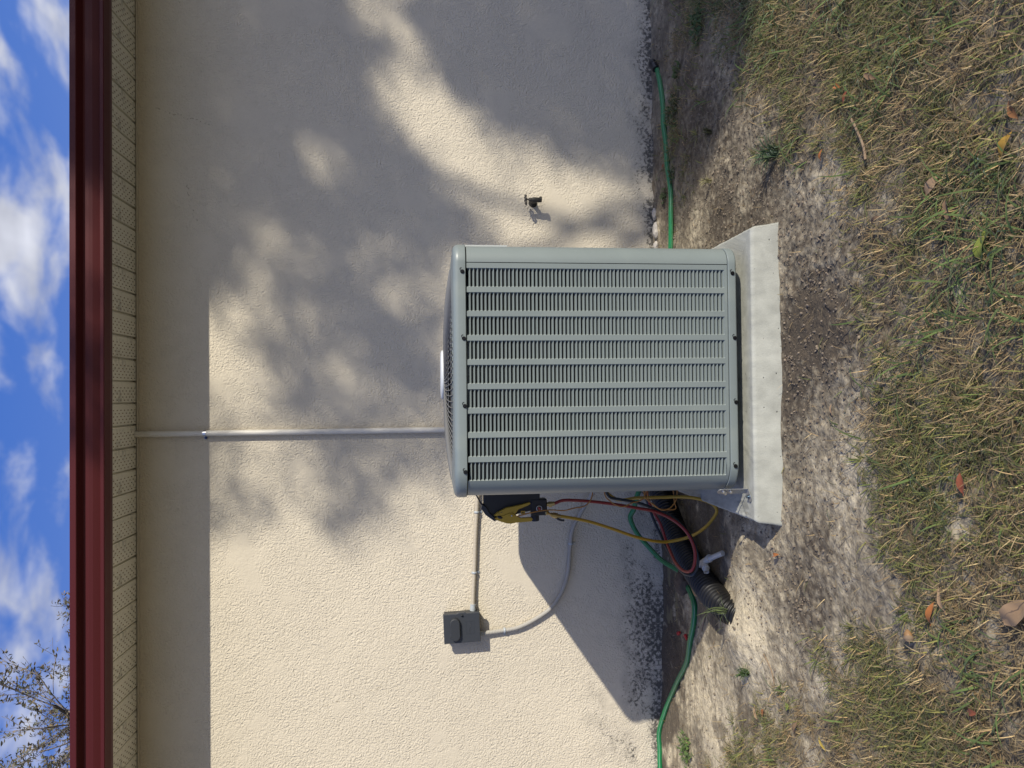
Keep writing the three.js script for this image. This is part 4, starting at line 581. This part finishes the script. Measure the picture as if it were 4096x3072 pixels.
[['largest tan leaf lying at the near edge of the lawn', -0.405, 2.272, 0.10, 0.046, 0.64, TAN, 0.3],
  ['glossy yellow-green leaf in the near lawn in front of the pad', 0.282, 2.205, 0.062, 0.028, 1.5, GRN, 0.3],
  ['orange leaf on the sand just off the pad left corner', -0.515, 1.297, 0.036, 0.016, 0.4, ORG, 0.6],
  ['small orange leaf among dry grass left of the sand', -1.064, 1.171, 0.034, 0.022, 1.1, ORG, 0.2],
  ['tan leaf beside the small orange leaf left of the sand', -1.085, 1.12, 0.046, 0.016, 2.0, TAN, 0.5],
  ['lobed lime green leaf on the sand at the left', -0.97, 1.345, 0.03, 0.026, 0.5, [0.22, 0.30, 0.04], 0.2],
  ['bright orange leaf in the lawn near the largest tan leaf', -0.479, 2.029, 0.05, 0.018, 1.4, ORG, 0.5],
  ['red scrap of leaf in the left foreground lawn', -0.644, 2.144, 0.028, 0.016, 0.3, RED, 0.5],
  ['red-brown leaf in the lawn straight before the unit', -0.188, 2.123, 0.042, 0.02, 1.7, RED, 0.4],
  ['orange curled leaf in the lawn far to the right', 0.808, 1.698, 0.036, 0.016, 2.6, ORG, 0.7],
  ['rust-red leaf next to the curled orange leaf at the right', 0.766, 1.735, 0.03, 0.014, 0.9, RED, 0.6],
  ['tan oval leaf at the right lawn edge', 1.014, 1.38, 0.034, 0.018, 2.2, TAN, 0.3],
  ['narrow orange-brown leaf in the right lawn', 0.775, 1.834, 0.045, 0.016, 2.5, BRN, 0.5],
  ['orange leaf half hidden in grass near the stick', 0.66, 1.60, 0.03, 0.016, 1.2, ORG, 0.5],
  ['beige leaf in the lawn between two bare patches', 0.441, 2.059, 0.045, 0.024, 0.8, TAN, 0.3],
  ['long brown leaf in the grass beside the beige leaf', 0.373, 2.113, 0.055, 0.02, 1.9, BRN, 0.5],
  ['spotted orange-yellow leaf at the right foreground', 0.458, 2.259, 0.05, 0.026, 1.0, [0.38, 0.22, 0.03], 0.3],
  ['orange-brown leaf nearest the right foreground corner', 0.52, 2.275, 0.045, 0.02, 2.0, [0.30, 0.13, 0.04], 0.4],
  ['slim yellow leaf in the left foreground grass', -0.979, 1.56, 0.04, 0.012, 2.4, YEL, 0.5],
  ['dull brown leaf in dry grass at the left', -1.008, 1.406, 0.05, 0.018, 1.2, BRN, 0.4],
  ['orange leaf lying by the green hose right of the unit', 1.063, 0.21, 0.036, 0.022, 0.6, RED, 0.3],
  ['small pinkish tan leaf on soil before the pad', -0.046, 1.616, 0.028, 0.011, 1.6, TAN, 0.5],
  ['brown leaf standing in lawn right of the pad', 0.415, 1.853, 0.035, 0.015, 0.4, BRN, 0.8],
  ['buff leaf near the acorn in the left lawn', -0.44, 2.06, 0.05, 0.014, 1.9, TAN, 0.5]].forEach((a, i) => deadLeaf(...a, i + 1));
{
  const o = thing('acorn', 'brown acorn lying in the lawn left of the pad', 'acorn', [-0.553, height(-0.553, 1.955) + 0.022, 1.955]); o.rotation.set(0.3, 0.5, 1.2);
  mesh('nut', new THREE.LatheGeometry([[0, -0.016], [0.003, -0.014], [0.0085, -0.006], [0.0095, 0.004], [0.008, 0.008], [0, 0.009]].map(p => new THREE.Vector2(...p)), 16), std(0.26, 0.15, 0.07, 0.45), o);
  mesh('cup', new THREE.LatheGeometry([[0.0105, 0.002], [0.011, 0.007], [0.007, 0.012], [0.001, 0.0135], [0.001, 0.018], [0, 0.018]].map(p => new THREE.Vector2(...p)), 16), std(0.20, 0.14, 0.09, 0.9), o);
  const sm = std(0.24, 0.17, 0.11, 0.9);
  const stick = (label, pts, r) => tag(mesh('stick', tube(pts.map(([x, z, y = 0.004]) => [x, height(x, z) + y + lawn(x, z) * 0.02, z]), r, 20, 7), sm), label, 'stick', 'sticks on the ground');
  stick('pale bent stick lying in the right lawn', [[0.70, 1.755], [0.66, 1.775], [0.61, 1.80], [0.575, 1.812]], 0.0035);
  stick('thin dark twig on the shaded soil by the green hose', [[-0.90, 0.62], [-0.93, 0.60], [-0.985, 0.575]], 0.003);
  stick('thin straight twig on sunlit sand near the sedge tuft', [[-0.86, 1.20], [-0.90, 1.24], [-0.94, 1.26]], 0.002);
}

// ---------------------------------------------------------------- trees
const oakBark = std(0.11, 0.095, 0.08, 0.95);
function limbs(r, from, to, r0, r1, wig, out, n = 6) {
  const A = V(...from), B = V(...to), pts = []; for (let i = 0; i <= n; i++) { const t = i / n, p = A.clone().lerp(B, t), k = Math.sin(Math.PI * t) * wig; pts.push([p.x + (r() - 0.5) * k, p.y + (r() - 0.3) * k, p.z + (r() - 0.5) * k]); }
  const L = A.distanceTo(B); out.push(ribbed(pts, s => lerp(r0, r1, clamp(s / L)), Math.max(3, 14 / L), 7)); return pts;
}
// the shade tree to the right, out of the picture: its crown stands between the sun and the wall
const SHADE = ['888787335899999887', '998688753899999988', '999888643799999988', '999888611269999988', '988767830125889999', '888756882012337899', '678725887212223347', '678877888522101103', '765777888862000201', '763567546654310000', '765656556410000000', '653677544300000000', '325546665400000000', '126556775300000000', '004653677400000000', '313664467600000000', '323555654400000000', '533455545500000000', '542345555400000000', '342234542300000000', '542235432100000000', '221124321100000000', '100011100000000000'];
function shadeAt(X, Y) {                                     // how closely leaves fill the line of sight from the wall point (X, Y) to the sun
  if (Y < 0.02) { const e = Y > -0.3 ? lerp(0.2, 0.96, clamp((Y + 0.3) / 0.3)) : lerp(-0.12, 0.2, clamp((Y + 0.75) / 0.45)); return 0.88 * smooth(-0.04, 0.26, X - e) * (1 - 0.5 * smooth(-0.7, -1.2, Y)); }
  const i = clamp((1.81 - X) / 0.118, 0, 22), j = clamp((2.115 - Y) / 0.12, 0, 17), i0 = Math.min(21, Math.floor(i)), j0 = Math.min(16, Math.floor(j)), u = i - i0, v = j - j0;
  const at = (a, b) => +SHADE[a][b]; return lerp(lerp(at(i0, j0), at(i0 + 1, j0), u), lerp(at(i0, j0 + 1), at(i0 + 1, j0 + 1), u), v) / 9;
}
{
  const t = thing('shade_tree', 'broad leafy tree shading the right half of the wall', 'tree', [7.6, 0, 6.3]), r = rng(301), wood = [];
  const O = V(7.6, 0, 6.3), loc = (X, Y, s) => [X + SUN.x * s - O.x, Y + SUN.y * s - O.y, s - O.z];
  limbs(r, [0.1, -0.2, 0.1], [0, 3.4, 0], 0.24, 0.17, 0.2, wood);
  const hubs = [[1.3, 0.9, 5.6], [1.2, 2.0, 6.2], [0.5, 1.9, 5.8], [1.6, 0.1, 5.2], [0.2, 1.4, 5.6], [2.4, 1.4, 6.2], [3.0, 0.4, 5.8], [2.6, 2.6, 6.4]];
  for (const h of hubs) { const p = limbs(r, [0, 3.0 + 0.4 * r(), 0], loc(...h), 0.05, 0.012, 0.4, wood, 7); }
  mesh('trunk', merge(wood), oakBark, t);
  const N = 90000, im = new THREE.InstancedMesh(leafGeo(0.055, 0.026, 0.3, 0.3, 3), leafMat(0.05), N), M = new THREE.Matrix4(), c = new THREE.Color(); let k = 0;
  const A = 0.00041, area = 4.9 * 4.3, peak = 2.9 / A;        // leaves per square metre of shade
  const tries = Math.min(160000, Math.round(area * peak));
  for (let q = 0; q < tries && k < N; q++) {
    const X = -1.3 + 4.9 * r(), Y = -1.5 + 4.3 * r(); let s = shadeAt(X, clamp(Y, -2, 2.12)); s *= 1 - smooth(2.5, 3.6, X) * 0.5; s *= 1 - 0.5 * smooth(2.5, 2.8, Y);
    s = smooth(0.05, 0.88, s); if (s < 0.02) continue; const dens = -Math.log(1 - Math.min(0.945, s * 1.02)) / 2.9; if (r() > dens) continue;
    const d = 5.2 + 3.0 * r() + 0.4 * Math.min(0, Y); const p = loc(X, Y, d);
    M.compose(V(...p), new THREE.Quaternion().setFromEuler(new THREE.Euler(r() * 6.3, r() * 6.3, r() * 6.3)), V(1, 1, 1).multiplyScalar(0.75 + 0.5 * r())); im.setMatrixAt(k, M); const v = 0.6 + 0.7 * r(); im.setColorAt(k, c.setRGB(0.055 * v, 0.095 * v, 0.03 * v)); k++;
  }
  im.count = k; im.name = 'crown'; im.castShadow = true; im.userData.kind = 'stuff'; t.add(im);
}
// bare-twigged tree behind the house, upper left
{
  const t = thing('distant_tree', 'sparse small-leaved tree showing above the gutter at the left', 'tree', [-7.2, 0, -12.5]), r = rng(401), wood = [], tw = [], LV = [];
  limbs(r, [0, -0.2, 0], [0.2, 4.2, 0.1], 0.24, 0.17, 0.3, wood);
  const grow = (p, dir, len, rad, depth) => {
    const q = p.clone().addScaledVector(dir, len), mid = p.clone().lerp(q, 0.5).add(V((r() - 0.5) * len * 0.16, (r() - 0.5) * len * 0.16, (r() - 0.5) * len * 0.16));
    (depth > 2 ? wood : tw).push(tube([[p.x, p.y, p.z], [mid.x, mid.y, mid.z], [q.x, q.y, q.z]], rad, 4, depth > 2 ? 6 : 4));
    if (depth === 0) { for (let i = 0; i < 8; i++) LV.push(p.clone().lerp(q, 0.15 + 0.85 * r()).add(V((r() - 0.5) * 0.07, (r() - 0.5) * 0.07, (r() - 0.5) * 0.07))); return; }
    const n = depth > 3 ? 4 : depth > 1 ? 4 : 5;
    for (let i = 0; i < n; i++) { const f = 0.35 + 0.65 * (i + r()) / n, s = depth > 3 ? 0.8 : 0.95; const d = dir.clone().add(V((r() - 0.5) * 2 * s, (r() - 0.28) * 1.3 * s, (r() - 0.5) * 2 * s)).normalize(); grow(p.clone().lerp(q, f), d, len * (0.50 + 0.22 * r()), Math.max(0.0026, rad * 0.45), depth - 1); }
  };
  for (let i = 0; i < 8; i++) { const a = i / 8 * 6.283 + r() * 0.5; grow(V(0.2, 3.4 + 0.9 * r(), 0.1), V(Math.cos(a) * 0.75, 0.85 + 0.3 * r(), Math.sin(a) * 0.75).normalize(), 2.1 + 0.5 * r(), 0.05, 4); }
  mesh('trunk', merge(wood), oakBark, t); mesh('twigs', merge(tw), std(0.20, 0.17, 0.14, 0.9), t);
  const im = new THREE.InstancedMesh(leafGeo(0.062, 0.026, 0.4, 0.3, 3), leafMat(0.25), LV.length), M = new THREE.Matrix4(), c = new THREE.Color();
  LV.forEach((p, k) => { M.compose(p, new THREE.Quaternion().setFromEuler(new THREE.Euler(r() * 6.3, r() * 6.3, r() * 6.3)), V(1, 1, 1).multiplyScalar(0.6 + 0.7 * r())); im.setMatrixAt(k, M); const v = 0.5 + 0.8 * r(), h = r(); im.setColorAt(k, c.setRGB(lerp(0.12, 0.22, h) * v, lerp(0.135, 0.16, h) * v, 0.085 * v)); });
  im.name = 'crown'; im.castShadow = true; im.userData.kind = 'stuff'; t.add(im); t.scale.setScalar(1.24);
}

const renderer = new THREE.WebGLRenderer({ antialias: true });
renderer.toneMapping = THREE.LinearToneMapping; renderer.toneMappingExposure = EXPOSURE;
renderer.shadowMap.enabled = true; renderer.shadowMap.type = THREE.PCFSoftShadowMap;
renderer.setSize(1024, 768);
renderer.render(scene, camera);
